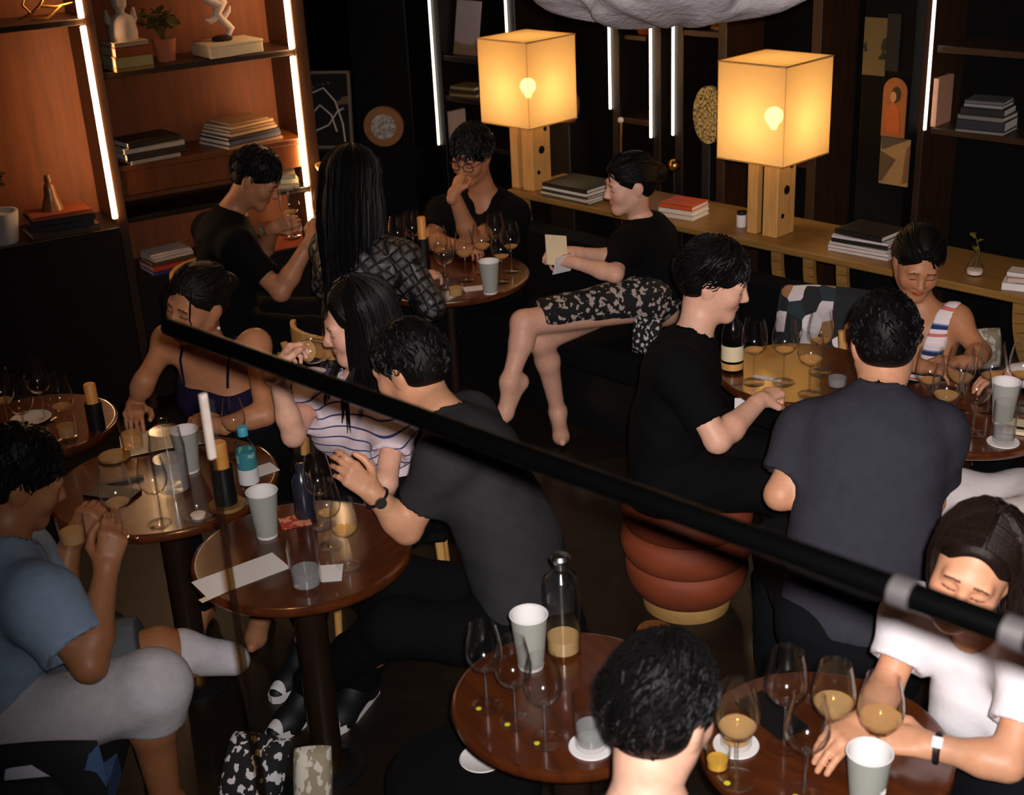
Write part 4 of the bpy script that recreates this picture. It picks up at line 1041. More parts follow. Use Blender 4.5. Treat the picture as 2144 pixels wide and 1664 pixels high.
def person(name, label, q):
    """a seated figure: one body mesh with clothes, hair and accessories as its children"""
    base = np.array([q['pel'][0], q['pel'][1], q.get('base', 0.0)])
    root = thing('person', label, 'person', tuple(base))
    q['root'] = root; q['o'] = base
    b = BUILD[q['sex']]; fem = q['sex'] == 'f'; sk = SKIN[q['skin']]
    h = Head(q['head'], q['face'], q.get('up', (0, 0, 1)), q.get('hk', 1.0)); q['h'] = h
    T = torso_prims(q)
    seat_z = q.get('seat', .43)
    coarse = list(T) + [half((0, 0, seat_z - .012), (0, 0, -1), .02)] + [cap(h.w(0, -.018, -.075), q['neck'], b['nk'] * .98, b['nk'] * 1.08, .04)]
    for key in ('armL', 'armR'):
        if key in q: coarse += limb(q, key)
    for key in ('legL', 'legR'):
        if key in q: coarse += leg(q, key)
    for key in ('legL', 'legR'):
        if key in q and 'foot' + key[-1] in q: coarse += foot_prims(q[key][2], q['foot' + key[-1]])
    V0, F0 = field_mesh(coarse, q.get('vox', .0125))
    parts = [(V0 - base, F0)]; cols = [np.ones((len(V0), 3))]
    HP = head_prims(h, np.array(q['neck'], float), b['nk'], fem)
    V, F = field_mesh(HP, q.get('hvox', .004)); cols.append(head_cols(h, V, q.get('open', False), fem, q.get('beard', False))); parts.append((V - base, F))
    for sd in ('L', 'R'):
        if 'arm' + sd in q and 'hand' + sd not in q:
            dd_ = np.array(q['arm' + sd][2], float) - np.array(q['arm' + sd][1], float); q['hand' + sd] = dict(d=dd_, n=(0, -.1, 1) if abs(nrm(dd_)[2]) < .9 else (0, -1, 0), side=1 if sd == 'L' else -1, curl=(.35, .4, .45, .5), thumb=.3)
        if 'hand' + sd in q:
            S_, E_, W_ = (np.array(x, float) for x in q['arm' + sd])
            hp = [cap(E_ + (W_ - E_) * .45, W_, b['fa'][0] * .86 if False else b['fa'][0] * (1 - .2) + b['fa'][1] * .2 - .001, b['fa'][1], .02)] + hand_prims(W_, **q['hand' + sd])
            V, F = field_mesh(hp, q.get('fvox', .0044))
            parts.append((V - base, F)); cols.append(np.ones((len(V), 3)))
    np_mesh('body', parts, sk, root, np.concatenate(cols))
    return root
def garment(q, name, prims, mat, vox=.009, smooth_it=1):
    V, F = field_mesh(prims, vox)
    if smooth_it: V = relax(V, F, smooth_it, .4)
    # soft folds
    P = V * 1.0
    w_ = np.sin(P[:, 0] * 31 + 3 * np.sin(P[:, 2] * 17)) * np.sin(P[:, 2] * 23 + 2 * np.sin(P[:, 1] * 19)) * q.get('fold', .003)
    n = np.zeros_like(V); a, b_, c = V[F[:, 0]], V[F[:, 1]], V[F[:, 2]]; fn = np.cross(b_ - a, c - a)
    for j in range(4): np.add.at(n, F[:, j], fn)
    n /= np.linalg.norm(n, axis=1)[:, None] + 1e-12
    V = V + n * w_[:, None]
    return np_mesh(name, [(V - q['o'], F)], mat, q['root'])
def shirt(q, mat, sl=.62, g=.016, neck=.02, sg=.022, name='shirt', vneck=0.0, hem=None, short=0.0, slR=None):
    T = torso_prims(q, g); b = BUILD[q['sex']]
    pr = [t for t in T] + [half((0, 0, q.get('seat', .43) - .008), (0, 0, -1), .02)]
    for key in ('armL', 'armR'):
        if key not in q: continue
        S_, E_, W_ = (np.array(x, float) for x in q[key])
        s_ = sl if key == 'armL' or slR is None else slR
        if s_ <= 1:
            e = S_ + (E_ - S_) * s_
            pr.append(sleeve(S_, e, b['ua'][0] + g + .004, b['ua'][1] + sg, .05))
        else:
            pr += limb(q, key, g)
    N = np.array(q['neck'], float); h = q['h']; up = nrm(h.w(0, -.018, -.075) - N)
    pr.append(sub(cap(N + up * .018, N + up * .12, b['nk'] + neck - .008, b['nk'] + neck + .01, .01), .010)); pr.insert(len(T), cap(N - q['u'] * .02, N + up * .02, b['nk'] + .012, b['nk'] + .010, .03))
    if vneck: pr.append(sub(cap(N + q['f'] * .04 + up * .03, N + q['f'] * .13 - q['u'] * vneck, .05, .008, .01), .01))
    P_ = np.array(q['pel'], float)
    if hem is not None: pr.append(half(P_ + q['u'] * hem, -q['u'], .01))
    for key in ('armL', 'armR'):
        if key in q and (sl <= 1):
            S_, E_, W_ = (np.array(x, float) for x in q[key]); s_ = sl if key == 'armL' or slR is None else slR
            if s_ <= 1:
                e = S_ + (E_ - S_) * s_; d = nrm(E_ - S_)
                pr.append(sub(cap(e + d * .012, e + d * .05, b['ua'][1] + sg - .015, b['ua'][1] + sg - .013, .005), .003))
    return garment(q, name, pr, mat, q.get('cvox', .0095))
def trousers(q, mat, g=.014, upto=1.0, name='trousers', keys=('legL', 'legR')):
    b = BUILD[q['sex']]; P_ = np.array(q['pel'], float); pr = []
    f = q['f']; u = q['u']
    pr.append(fcap(P_ - u * .03, P_ + u * .06, b['hp'] + g, b['hp'] + g - .01, f, b['s'] + .06, .06)); pr.append(half((0, 0, q.get('seat', .43) - .014), (0, 0, -1), .02))
    for key in keys:
        if key not in q: continue
        H_, K_, A_ = (np.array(x, float) for x in q[key])
        pr.append(cap(P_ + np.array([0, 0, .01]), H_, b['th'][0] + g, b['th'][0] + g, .03))
        if upto <= .55:
            pr.append(sleeve(H_, H_ + (K_ - H_) * (upto / .55), b['th'][0] + g + .006, b['th'][1] + g + .018, .05))
        else:
            pr.append(cap(H_, K_, b['th'][0] + g, b['th'][1] + g, .05))
            e = K_ + (A_ - K_) * ((upto - .55) / .45)
            pr.append(sleeve(K_, e, b['th'][1] + g, b['sn'][1] + g + .012, .04))
    return garment(q, name, pr, mat, q.get('cvox', .009))
def shoe(q, key, mat, sole, name='shoe'):
    A_ = q[key][2]; d = q['foot' + key[-1]]
    V, F = field_mesh(foot_prims(A_, d, 1.0, .009) , .006)
    o = np_mesh(name, [(V - q['o'], F)], mat, q['root'])
    dd = nrm([d[0], d[1], 0]); c = np.array(A_, float); c[2] = max(c[2] - .09, .012)
    poly = [(-.06, -.032), (-.02, -.038), (.09, -.044), (.15, -.040), (.195, -.022), (.205, 0), (.195, .022), (.15, .040), (.09, .044), (.0, .038), (-.06, .032), (-.075, 0)]
    M4 = Matrix.Translation(Vector(c - q['o'] - np.array([0, 0, .012]))) @ Matrix.Rotation(math.atan2(dd[1], dd[0]), 4, 'Z')
    MB().prism(poly, 0.026, M4).obj('sole', sole, o)
    return o
# ---------------------------------------------------------------- hair
def scalp(h, th, ph, k=1.0):
    """point on the skull: th 0 at the face, + to the person's right; ph 0 at the crown"""
    c = (0, -.020, .040); r = (.080 * k, .100 * k, .094 * k)
    return np.array([c[0] + r[0] * math.sin(ph) * math.sin(th), c[1] + r[1] * math.sin(ph) * math.cos(th), c[2] + r[2] * math.cos(ph)])
def lock_tubes(h, paths, off, n=5):
    mb = MB()
    for pts, r0, r1 in paths:
        m = len(pts); rad = [(r0 * math.sin(math.pi * min(.25 + .75 * j / (m - 1), .5)) if j < m / 2 else r0 + (r1 - r0) * (j / (m - 1) - .5) * 2) for j in range(m)]
        mb.tube([p - off for p in pts], rad, n)
    return mb
def short_hair(q, mat, seed=1, fringe=.03, length=.035, n=230, thick=.012, sides=.0, neckline=-.075, part=0.0, lift=.004):
    h = q['h']; R_ = random.Random(seed)
    t = thick
    P = [h.E(0, -.022, .040, (.077 + t * .7, .097 + t, .090 + t), .02), h.E(0, -.05, -.01, (.066 + t * .6, .058 + t * .6, .06), .03)]
    P += [sub(h.E(0, .098, -.035 - fringe, (.075, .062, .092)), .012)]
    for s in (-1, 1): P += [sub(h.E(.088 * s, .03, -.06 - sides, (.03, .055, .055)), .01), sub(h.E(.085 * s, -.010, -.012 - sides, (.022, .022, .034)), .008)]
    P += [half(h.w(0, 0, neckline), -h.B[2] + h.B[1] * .35, .01)]
    P[-1]['op'] = '-'
    V, F = field_mesh(P, .0045)
    o = np_mesh('hair', [(V - q['o'], F)], mat, q['root'])
    paths = []
    for k in range(int(n * 2.4)):
        th = R_.uniform(-math.pi, math.pi); ph = math.acos(R_.uniform(.05 if abs(th) < 1.2 else (-.25 if abs(th) < 2.2 else -.75), 1))
        kk = 1 + t / .095 + (.10 if abs(th) > 1.9 and ph > 1.35 else 0)
        p = scalp(h, th, ph, kk)
        tang = scalp(h, th + R_.uniform(-.3, .3) + part, ph + .3, kk) - p; tang /= np.linalg.norm(tang) + 1e-9
        nn = p - np.array([0, -.02, .04]); nn /= np.linalg.norm(nn)
        L = length * R_.uniform(.6, 1.2)
        pts = [h.w(*(p - nn * .004)), h.w(*(p + tang * L * .35 + nn * lift * .8)), h.w(*(p + tang * L * .7 + nn * (lift - .18 * L * .7))), h.w(*(p + tang * L + nn * (lift - .5 * L * .55)))]
        paths.append((pts, .0027, .0004))
    lk = lock_tubes(h, paths, q['o'], 4).obj('hair_locks', mat, o, True)
    lk['kind'] = 'stuff'
    return o
def long_hair(q, mat, seed=1, drop=.35, n=170, gap=.85, part=.0, core=.012, front=True, flow=(0, 0, -1), spread=1.0, r=.0075, back_only=False, tip=.35):
    """hair parted at the crown that follows the skull and then hangs"""
    h = q['h']; R_ = random.Random(seed); t = core
    P = [h.E(0, -.022, .040, (.077 + t * .7, .097 + t, .090 + t), .02), h.E(0, -.055, -.02, (.072, .055 + t, .085), .03)]
    P += [sub(h.E(0, .106, -.014, (.070, .070, .106)), .012)]
    V, F = field_mesh(P, .005)
    o = np_mesh('hair', [(V - q['o'], F)], mat, q['root'])
    fl = nrm(flow); paths = []
    for k in range(n):
        s = 1 if k % 2 else -1
        th = s * (math.pi - (math.pi - gap) * R_.random() ** 1.0) if not back_only else math.pi + R_.uniform(-1.3, 1.3)
        ph0 = R_.uniform(.05, .5); pts = []
        k_ = 1 + (t + R_.uniform(0, .010)) / .095
        for j in range(5): pts.append(h.w(*scalp(h, th * (1 if ph0 > .2 else 1), ph0 + (1.75 - ph0) * j / 4, k_)))
        L = drop * R_.uniform(.75, 1.05); p = pts[-1]; out = nrm(p - h.w(0, -.02, .04)); out -= fl * (out @ fl)
        a = R_.uniform(0, 6.28); wob = np.array([math.cos(a), math.sin(a), 0]) * .010
        for j in range(1, 6):
            f_ = j / 5; pts.append(p + fl * L * f_ + out * (.012 * math.sin(f_ * 3.1) - .035 * f_ * (1 - spread)) + wob * math.sin(f_ * 4))
        paths.append((pts, r * R_.uniform(.7, 1.2), r * tip * .3))
    if front:
        for k in range(90):
            s = 1 if k % 2 else -1; y0 = R_.uniform(-.01, .058); kk = 1 + (t + R_.uniform(.001, .007)) / .095
            zz = math.sqrt(max(0, 1 - ((y0 + .02) / .1) ** 2)); pts = [h.w(s * .003, y0, .040 + .094 * kk * zz)]
            th1 = s * (1.15 + .7 * (1 - y0 / .06)); th0 = s * math.atan2(.02, max(y0 + .02, .01))
            ph0 = math.atan2(math.hypot(.02 / .08, (y0 + .02) / .1), zz)
            for j in range(1, 6):
                f_ = j / 5; pts.append(h.w(*scalp(h, th0 + (th1 - th0) * f_ ** .42, ph0 + (1.7 - ph0) * f_, kk)))
            p = pts[-1]; L = drop * R_.uniform(.5, .95)
            for j in range(1, 4): pts.append(p + fl * L * j / 3 + h.B[1] * .012 * math.sin(j))
            paths.append((pts, r * .75, r * tip * .3))
    lk = lock_tubes(h, paths, q['o'], 5).obj('hair_locks', mat, o, True); lk['kind'] = 'stuff'
    return o
def tied_hair(q, mat, seed=1, bun=True, core=.008, strands=()):
    h = q['h']; t = core
    P = [h.E(0, -.022, .040, (.077 + t * .7, .097 + t, .090 + t), .02), h.E(0, -.055, -.01, (.066, .05 + t, .06), .03)]
    P += [sub(h.E(0, .104, -.022, (.072, .072, .102)), .012)]
    for s in (-1, 1): P += [sub(h.E(.088 * s, .02, -.055, (.03, .05, .05)), .01), sub(h.E(.085 * s, -.010, -.010, (.022, .022, .036)), .008)]
    if bun: P += [h.E(0, -.135, .02, (.045, .04, .042), .015)]
    V, F = field_mesh(P, .0045)
    o = np_mesh('hair', [(V - q['o'], F)], mat, q['root'])
    R_ = random.Random(seed); paths = []
    for k in range(150):
        th = R_.uniform(-1.9, 1.9); ph = R_.uniform(1.05, 1.25) if abs(th) < .9 else R_.uniform(1.2, 1.6)
        a = scalp(h, th, ph, 1 + (t + .001) / .095); e = np.array([R_.uniform(-.03, .03), -.125, .02 + R_.uniform(-.03, .03)])
        cc = np.array([0, -.02, .04]); pts = []
        for j in range(8):
            f_ = j / 7; p = a * (1 - f_) + e * f_; v = (p - cc) / np.array([.080, .100, .094]); v = v / np.linalg.norm(v)
            pts.append(h.w(*(cc + v * np.array([.080, .100, .094]) * (1 + (t + .0015) / .095))))
        paths.append((pts, .0042, .0015))
    lk = lock_tubes(h, paths, q['o'], 5).obj('hair_locks', mat, o, True); lk['kind'] = 'stuff'
    if strands:
        paths = [([h.w(*p) for p in st], .0035, .0008) for st in strands]
        lk = lock_tubes(h, paths, q['o'], 5).obj('loose_strands', mat, o, True); lk['kind'] = 'stuff'
    return o

# ---------------------------------------------------------------- glasses, cups and small things on the tables
def lathe_mesh(name, prof, mat, n=36, closed=False): return MB().lathe(prof, n, (0, 0, 0), closed).mesh(name, mat, True)
def bowl_profile(t=0.0011):
    out = [(0.0045, .092), (.014, .094), (.026, .102), (.035, .115), (.0395, .130), (.0395, .145), (.037, .165), (.033, .185), (.029, .203), (.0285, .206)]
    inn = [(max(r - t * (1.6 if z < .1 else 1), .0005), z + (.002 if z < .11 else .0004)) for r, z in out][::-1]
    return out + [(.0278, .2065)] + inn[1:] + [(0.0005, .0955)]
GM = dict(bowl=lathe_mesh('bowl', bowl_profile(), M['glass']), stem=lathe_mesh('stem', [(.0065, .004), (.0042, .012), (.0034, .03), (.0034, .075), (.0044, .088), (.008, .0945), (0, .095)], M['glass_stem'], 14),
          foot=lathe_mesh('foot', [(0, 0), (.034, 0), (.0352, .0010), (.034, .002), (.016, .0040), (.006, .006), (0, .006)], M['glass'], 40),
          dot=lathe_mesh('sticker', [(0, .0046), (.006, .0046), (.006, .0052), (0, .0052)], plain('yellow dot', S(206, 200, 40), 0.6), 16))
def wine_mesh(lv):
    pr = [(0, .0962), (.012, .0962), (.0245, .1035), (.0335, .1158), (.0378, .130), (.0378, .145), (.0352, .165)]
    o = [p for p in pr if p[1] < lv]; a = [p for p in pr if p[1] >= lv][0]; b = o[-1]; f = (lv - b[1]) / (a[1] - b[1]); o.append((b[0] + (a[0] - b[0]) * f, lv)); o.append((0, lv))
    return lathe_mesh('wine', o, M['wine'], 30)
WM = {lv: wine_mesh(lv) for lv in (.108, .116, .124)}
GROUPN = {}
def wineglass(p, label, wine=None, k=1.0, dot=False, group=None, M4=None, rot=0.0):
    t = thing('wine_glass', label, 'wine glass', tuple(p), rot, group)
    for nm in ('bowl', 'stem', 'foot'): inst(nm, GM[nm], t)
    if wine: inst('wine', WM[wine], t)
    if dot:
        d = inst('sticker', GM['dot'], t); d.location = (-.018, -.012, -.0012)
    t.scale = (k, k, k)
    if M4 is not None: t.matrix_world = M4
    return t
def on(x, y, z=TZ): return Z(x, y, z + .0007)
CUPM = None
def paper_cup_mats():
    m, nt, p = _nt('grey-green paper cup'); p.inputs['Roughness'].default_value = .75
    w = nt.nodes.new('ShaderNodeTexWave'); w.wave_type = 'BANDS'; w.bands_direction = 'Z'; w.inputs['Scale'].default_value = 90; w.inputs['Distortion'].default_value = 0
    nt.links.new(_coord(nt), w.inputs['Vector'])
    nt.links.new(_ramp(nt, w.outputs['Fac'], [(0, S(146, 146, 138)), (1, S(164, 164, 155))]), p.inputs['Base Color'])
    return m
M['cup'] = paper_cup_mats()
CM = dict(wall=lathe_mesh('wall', [(.0295, .006), (.0425, .138), (.0415, .138), (.0285, .008)], M['cup'], 40, True),
          lining=lathe_mesh('lining', [(0, .010), (.0286, .010), (.0417, .1375), (.0407, .1375), (.0276, .012), (0, .012)], M['white'], 40),
          rim=lathe_mesh('rim', [(.0430 + .0018 * math.cos(a), .139 + .0018 * math.sin(a)) for a in [2 * math.pi * k / 8 for k in range(8)]], M['white'], 40, True),
          base=lathe_mesh('base', [(0, 0), (.0290, 0), (.0302, .008), (0, .008)], M['white'], 40))
def cup(p, label, k=1.0):
    t = thing('paper_cup', label, 'paper cup', tuple(p), 0, 'grey paper cups')
    for nm in CM: inst(nm, CM[nm], t)
    t.scale = (k, k, k); return t
def tumbler(p, label, r=.034, h=.1, fill=.0, coaster=False, liquid='water', group=None):
    if coaster:
        c = thing('coaster', 'white round coaster under %s' % label.split(',')[0], 'coaster', tuple(p), 0)
        MB().lathe([(0, 0), (.047, 0), (.048, .002), (.047, .004), (0, .004)], 36).obj('disc', M['white'], c, True)
        p = np.array(p) + np.array([0, 0, .0042])
    t = thing('tumbler', label, 'glass', tuple(p), 0, group)
    MB().lathe([(0, 0), (r * .86, 0), (r * .9, .003), (r, h), (r - .0016, h), (r * .9 - .002, .012), (0, .009)], 36).obj('wall', M['glass'], t, True)
    if fill: MB().lathe([(0, .0095), (r * .9 - .0024, .0125), (r * .9 + .1 * r * fill - .0026, .0125 + fill * (h - .02)), (0, .0125 + fill * (h - .02))], 30).obj('drink', M[liquid], t, True)
    return t
def card(p, w, d, rot, label, mat=None, name='card', cat='card', h=.0012):
    t = thing(name, label, cat, tuple(p), rot); MB().box((0, 0, h / 2 + .0002), (w, d, h)).obj('sheet', mat or M['white'], t); return t

# ---- stoppered-bottle table
g = 'tasting glasses beside the stoppered bottle'
for x, y, wh in ((1020, 1478, 'over the white paper disc'), (1080, 1511, 'between two like glasses by the paper cup'), (1142, 1550, 'next to the water glass on its coaster')):
    wineglass(on(x, y), 'empty stemmed glass with a yellow dot ' + wh, None, 1.02, True, g)
cup(on(1112, 1394), 'grey paper cup beside the stoppered glass bottle')
p = on(1180, 1364)
t = thing('glass_bottle', 'clear straight glass bottle with a steel stopper and a little amber liquid', 'bottle', tuple(p))
MB().lathe([(0, 0), (.038, 0), (.041, .004), (.041, .185), (.036, .205), (.020, .218), (.017, .232), (.019, .238), (.015, .238), (.014, .22), (.034, .203), (.0385, .185), (.0385, .01), (0, .008)], 44).obj('wall', M['glass'], t, True)
MB().lathe([(0, .0085), (.038, .0105), (.038, .045), (0, .045)], 36).obj('drink', M['wine'], t, True)
MB().lathe([(0, .225), (.013, .225), (.013, .240), (.022, .244), (.024, .252), (.018, .260), (0, .262)], 28).obj('stopper', M['steel'], t, True)
tumbler(on(1238, 1563), 'tapered water glass on a white coaster beside the stoppered-bottle table row', .037, .125, .35, True)
# ---- white T-shirt woman's table
wineglass(on(1541, 1632), 'stemmed glass of white wine with a yellow-green foot, beside the black phone', .116, 1.12, True)
tumbler(on(1541, 1560), 'short glass on a white coaster behind the stemmed glass of wine', .036, .1, .5, True, 'wine')
wineglass(on(1642, 1560), 'nearly empty stemmed glass in front of the wrist of the woman in white', None, 1.12)
wineglass(on(1738, 1585), 'stemmed glass of white wine between the hands of the woman in white', .124, 1.10)
wineglass(on(1684, 1660), 'empty stemmed glass with a yellow dot beside the paper cup', None, 1.12, True)
wineglass(on(1834, 1622), 'stemmed glass of white wine behind the paper cup', .124, 1.14)
_c = cup(on(1812, 1696), 'grey paper cup among the wine glasses of the woman in white', 1.0)
for k, (z0, z1) in enumerate(((.064, .068), (.058, .060), (.052, .049))):
    MB().tube([((.0303 + .0000 + (z0 + (z1 - z0) * j / 8) * .098 - .0004) * math.cos(-1.1 + .45 * j / 8), (.0303 + (z0 + (z1 - z0) * j / 8) * .098 - .0004) * math.sin(-1.1 + .45 * j / 8), z0 + (z1 - z0) * j / 8 + .0025 * math.sin(j * 2.3 + k)) for j in range(9)], .0009, 5).obj('logo_mark', M['white'], _c)
t = card(on(1614, 1500), .075, .15, .5, 'black phone lying on the table among the wine glasses', M['black'], 'phone', 'phone', .008)
p = on(1502, 1606)
t = thing('candle', 'small amber votive candle in a glass beside the short-haired man', 'candle', tuple(p))
MB().lathe([(0, 0), (.024, 0), (.027, .05), (.025, .05), (.022, .005), (0, .004)], 24).obj('holder', M['glass'], t, True)
MB().lathe([(0, .005), (.021, .005), (.022, .022), (0, .022)], 20).obj('wax', plain('amber wax', S(214, 160, 60), .5), t, True)
# ---- blank card table
cup(on(560, 1121), 'grey paper cup beside the blank white card')
tumbler(on(643, 1228), 'tall straight water glass standing on the blank card table', .043, .155, .30, False)
p = on(505, 1204); d = on(580, 1178) - on(430, 1234)
card(p, .235, .105, math.atan2(d[1], d[0]), 'blank white rectangular card lying by the table edge')
card(on(497, 1224, TZ) + np.array([0, 0, .0]), .22, .02, math.atan2(d[1], d[0]) + .12, 'cream menu slip under the blank white card', M['cream'], h=.0009)
card(on(690, 1200), .068, .085, .05, 'small printed white card beside the tall water glass')
wineglass(on(694, 1142), 'stemmed glass with a little wine next to the wristwatch', .108, .95, False)
wineglass(on(730, 1184), 'stemmed glass with a little wine beside the small printed card', .116, .95)
wineglass(on(676, 1098), 'empty stemmed glass behind the two wine glasses on the card table', None, 1.05)
t = card(on(618, 1092), .085, .07, .3, 'red patterned paper coaster behind the paper cup', print_mat('red pattern', (S(176, 60, 40), S(220, 140, 110), 40, .5)), 'paper_coaster', 'coaster', .002)
p = on(640, 1080)
t = thing('dark_bottle', 'dark grey ribbed bottle standing behind the tall water glass', 'bottle', tuple(p))
MB().lathe([(0, 0), (.028, 0), (.03, .004), (.03, .10), (.024, .125), (.012, .14), (.012, .165), (0, .166)], 28).obj('body', plain('smoked grey', S(36, 38, 50), .25), t, True)
# ---- glass jug table
p = on(364, 1028)
t = thing('glass_jug', 'clear glass jug with a handle and water on the left group table', 'jug', tuple(p), 2.2)
MB().lathe([(0, 0), (.048, 0), (.052, .005), (.052, .15), (.047, .18), (.045, .20), (.043, .20), (.045, .178), (.049, .148), (.049, .012), (0, .009)], 40).obj('wall', M['glass'], t, True)
MB().lathe([(0, .0095), (.0485, .0125), (.0485, .11), (0, .11)], 32).obj('water', M['water'], t, True)
MB().tube([(.045, 0, .17), (.085, 0, .165), (.09, 0, .10), (.052, 0, .05)], .006, 8).obj('handle', M['glass'], t, True)
MB().lathe([(0, .2), (.044, .2), (.046, .204), (.02, .212), (.012, .225), (.014, .235), (0, .238)], 24).obj('lid', M['glass'], t, True)
cup(on(398, 985), 'grey paper cup standing behind the glass jug')
def candle_tube(p, label, h=.2, r=.03, glow_=True):
    t = thing('candle_holder', label, 'candle holder', tuple(p))
    MB().lathe([(0, 0), (r, 0), (r, h * .62), (r - .003, h * .62), (r - .003, .01), (0, .01)], 28).obj('dark_sleeve', M['black'], t, True)
    MB().lathe([(0, .012), (r * .72, .012), (r * .72, h), (r * .6, h + .004), (0, h + .004)], 24).obj('candle', plain('amber candle wax', S(222, 150, 70), .45), t, True)
    return t
c = thing('coaster', 'round wooden coaster under the dark candle holder', 'coaster', tuple(on(476, 1060)))
MB().lathe([(0, 0), (.052, 0), (.054, .004), (.052, .012), (0, .012)], 36).obj('disc', M['console'], c, True)
candle_tube(on(476, 1059) + np.array([0, 0, .0122]), 'amber candle in a dark sleeve on the wooden coaster', .19, .032, False)
p = on(524, 1020)
t = thing('water_bottle', 'plastic water bottle with a teal cap and green and white label', 'bottle', tuple(p), .4)
MB().lathe([(0, 0), (.026, 0), (.030, .006), (.030, .045), (.027, .05), (.030, .055), (.030, .125), (.026, .14), (.013, .165), (.012, .178), (0, .178)], 32).obj('body', thin_glass('clear plastic', (.9, .95, .93, 1), .08, 1.45, 1.3), t, True)
MB().lathe([(.0306, .07), (.0306, .125), (.0302, .125), (.0302, .07)], 32, (0, 0, 0), True).obj('label_band', print_mat('green blue label', (S(52, 128, 138), S(150, 180, 160), 30, .6)), t, True)
MB().lathe([(.0306, .02), (.0306, .069), (.0302, .069), (.0302, .02)], 32, (0, 0, 0), True).obj('white_band', M['white'], t, True)
MB().lathe([(0, .172), (.0155, .172), (.0155, .198), (.014, .2), (0, .2)], 24).obj('cap', plain('teal cap', S(70, 170, 196), .4), t, True)
t = thing('glass_dish', 'shallow glass dish beside the amber candle', 'dish', tuple(on(416, 1086)))
MB().lathe([(0, 0), (.03, 0), (.046, .012), (.05, .022), (.047, .022), (.042, .013), (0, .005)], 36).obj('body', M['glass'], t, True)
MB().lathe([(0, .006), (.02, .006), (.022, .016), (0, .018)], 20).obj('salt', M['stone'], t, True)
wineglass(on(335, 1096), 'stemmed glass standing in front of the glass jug', None, 1.05, True)
card(on(236, 1036), .075, .155, 1.2, 'black phone lying beside the glass jug', M['black'], 'phone', 'phone', .009)
card(on(252, 1010), .02, .14, 1.9, 'dark pen lying behind the phone on the jug table', M['black'], 'pen', 'pen', .008)
t = thing('open_menu', 'open white menu held at the table by the woman in the navy top', 'menu', tuple(on(345, 922)), .3)
for s in (-1, 1): MB().box((.07 * s, 0, .006), (.138, .17, .003), Matrix.Rotation(.05 * s, 3, 'Y')).obj('page', M['cream'], t)
tumbler(on(280, 942), 'wine tumbler beside the open menu', .036, .1, .6, False, 'wine')
c = thing('coaster', 'round wooden coaster lying behind the black phone', 'coaster', tuple(on(240, 958)))
MB().lathe([(0, 0), (.05, 0), (.052, .004), (.05, .01), (0, .01)], 36).obj('disc', M['console'], c, True)
candle_tube(on(204, 898), 'amber candle in a dark sleeve beside the wine tumbler', .16, .028, True)
card(on(548, 985), .09, .07, .6, 'folded white napkin beside the plastic water bottle')
wineglass(on(500, 955), 'stemmed glass behind the plastic water bottle', .108, .95)
# ---- far-left table
g = 'dim glasses on the table by the bookshelf'
for x, y, wn in ((58, 925, None), (142, 918, .108), (20, 905, .108), (95, 880, None)):
    wineglass(on(x, y), ('dim stemmed glass with a little wine' if wn else 'dim empty stemmed glass') + ' on the crowded table by the bookshelf', wn, 1.1, False, g)
t = thing('side_plate', 'small white plate on the crowded table by the bookshelf', 'plate', tuple(on(66, 880)))
MB().lathe([(0, 0), (.04, 0), (.065, .008), (.068, .011), (.062, .011), (.04, .004), (0, .004)], 36).obj('dish', M['white'], t, True)
tumbler(on(142, 918), 'short glass of amber drink on the crowded table by the bookshelf', .034, .08, .6, False, 'wine')
tumbler(on(88, 934), 'small round glass holding amber drink beside the white side plate', .03, .07, .5, False, 'wine')
# ---- far table
g = 'glasses crowded on the far table'
for x, y, wn in ((838, 552, None), (868, 541, None), (922, 576, .108), (934, 602, None), (976, 586, .116), (1012, 570, .116), (1052, 590, .108), (1040, 546, None), (1072, 568, .108)):
    wineglass(on(x, y), {None: 'empty stemmed glass', .108: 'stemmed glass with a drop of wine', .116: 'well filled stemmed wine glass'}[wn] + ' in the crowd on the far table', wn, 1.08, False, g)
cup(on(1027, 613), 'grey paper cup at the edge of the far table')
t = thing('glass_carafe', 'glass carafe of yellow wine on the far table', 'carafe', tuple(on(850, 568)))
MB().lathe([(0, 0), (.04, 0), (.044, .005), (.040, .09), (.036, .12), (.042, .135), (.040, .135), (.034, .12), (.037, .09), (.041, .012), (0, .009)], 32).obj('wall', M['glass'], t, True)
MB().lathe([(0, .0095), (.0405, .0125), (.0365, .105), (0, .105)], 28).obj('wine', M['wine'], t, True)
t = thing('cream_mug', 'cream mug beside the wine carafe on the far table', 'mug', tuple(on(806, 566)))
MB().lathe([(0, 0), (.034, 0), (.038, .006), (.042, .09), (.039, .09), (.035, .008), (0, .006)], 30).obj('body', M['cream'], t, True)
MB().tube([(.04, 0, .075), (.062, 0, .065), (.06, 0, .03), (.037, 0, .022)], .005, 8).obj('handle', M['cream'], t, True)
candle_tube(on(890, 566), 'tall pale wax candle rising from the far table', .24, .026, True)
tumbler(on(955, 622), 'short glass of amber drink at the rim of the far table', .033, .08, .5, False, 'wine')
card(on(1000, 603), .12, .06, .2, 'white folded paper beside the paper cup on the far table')
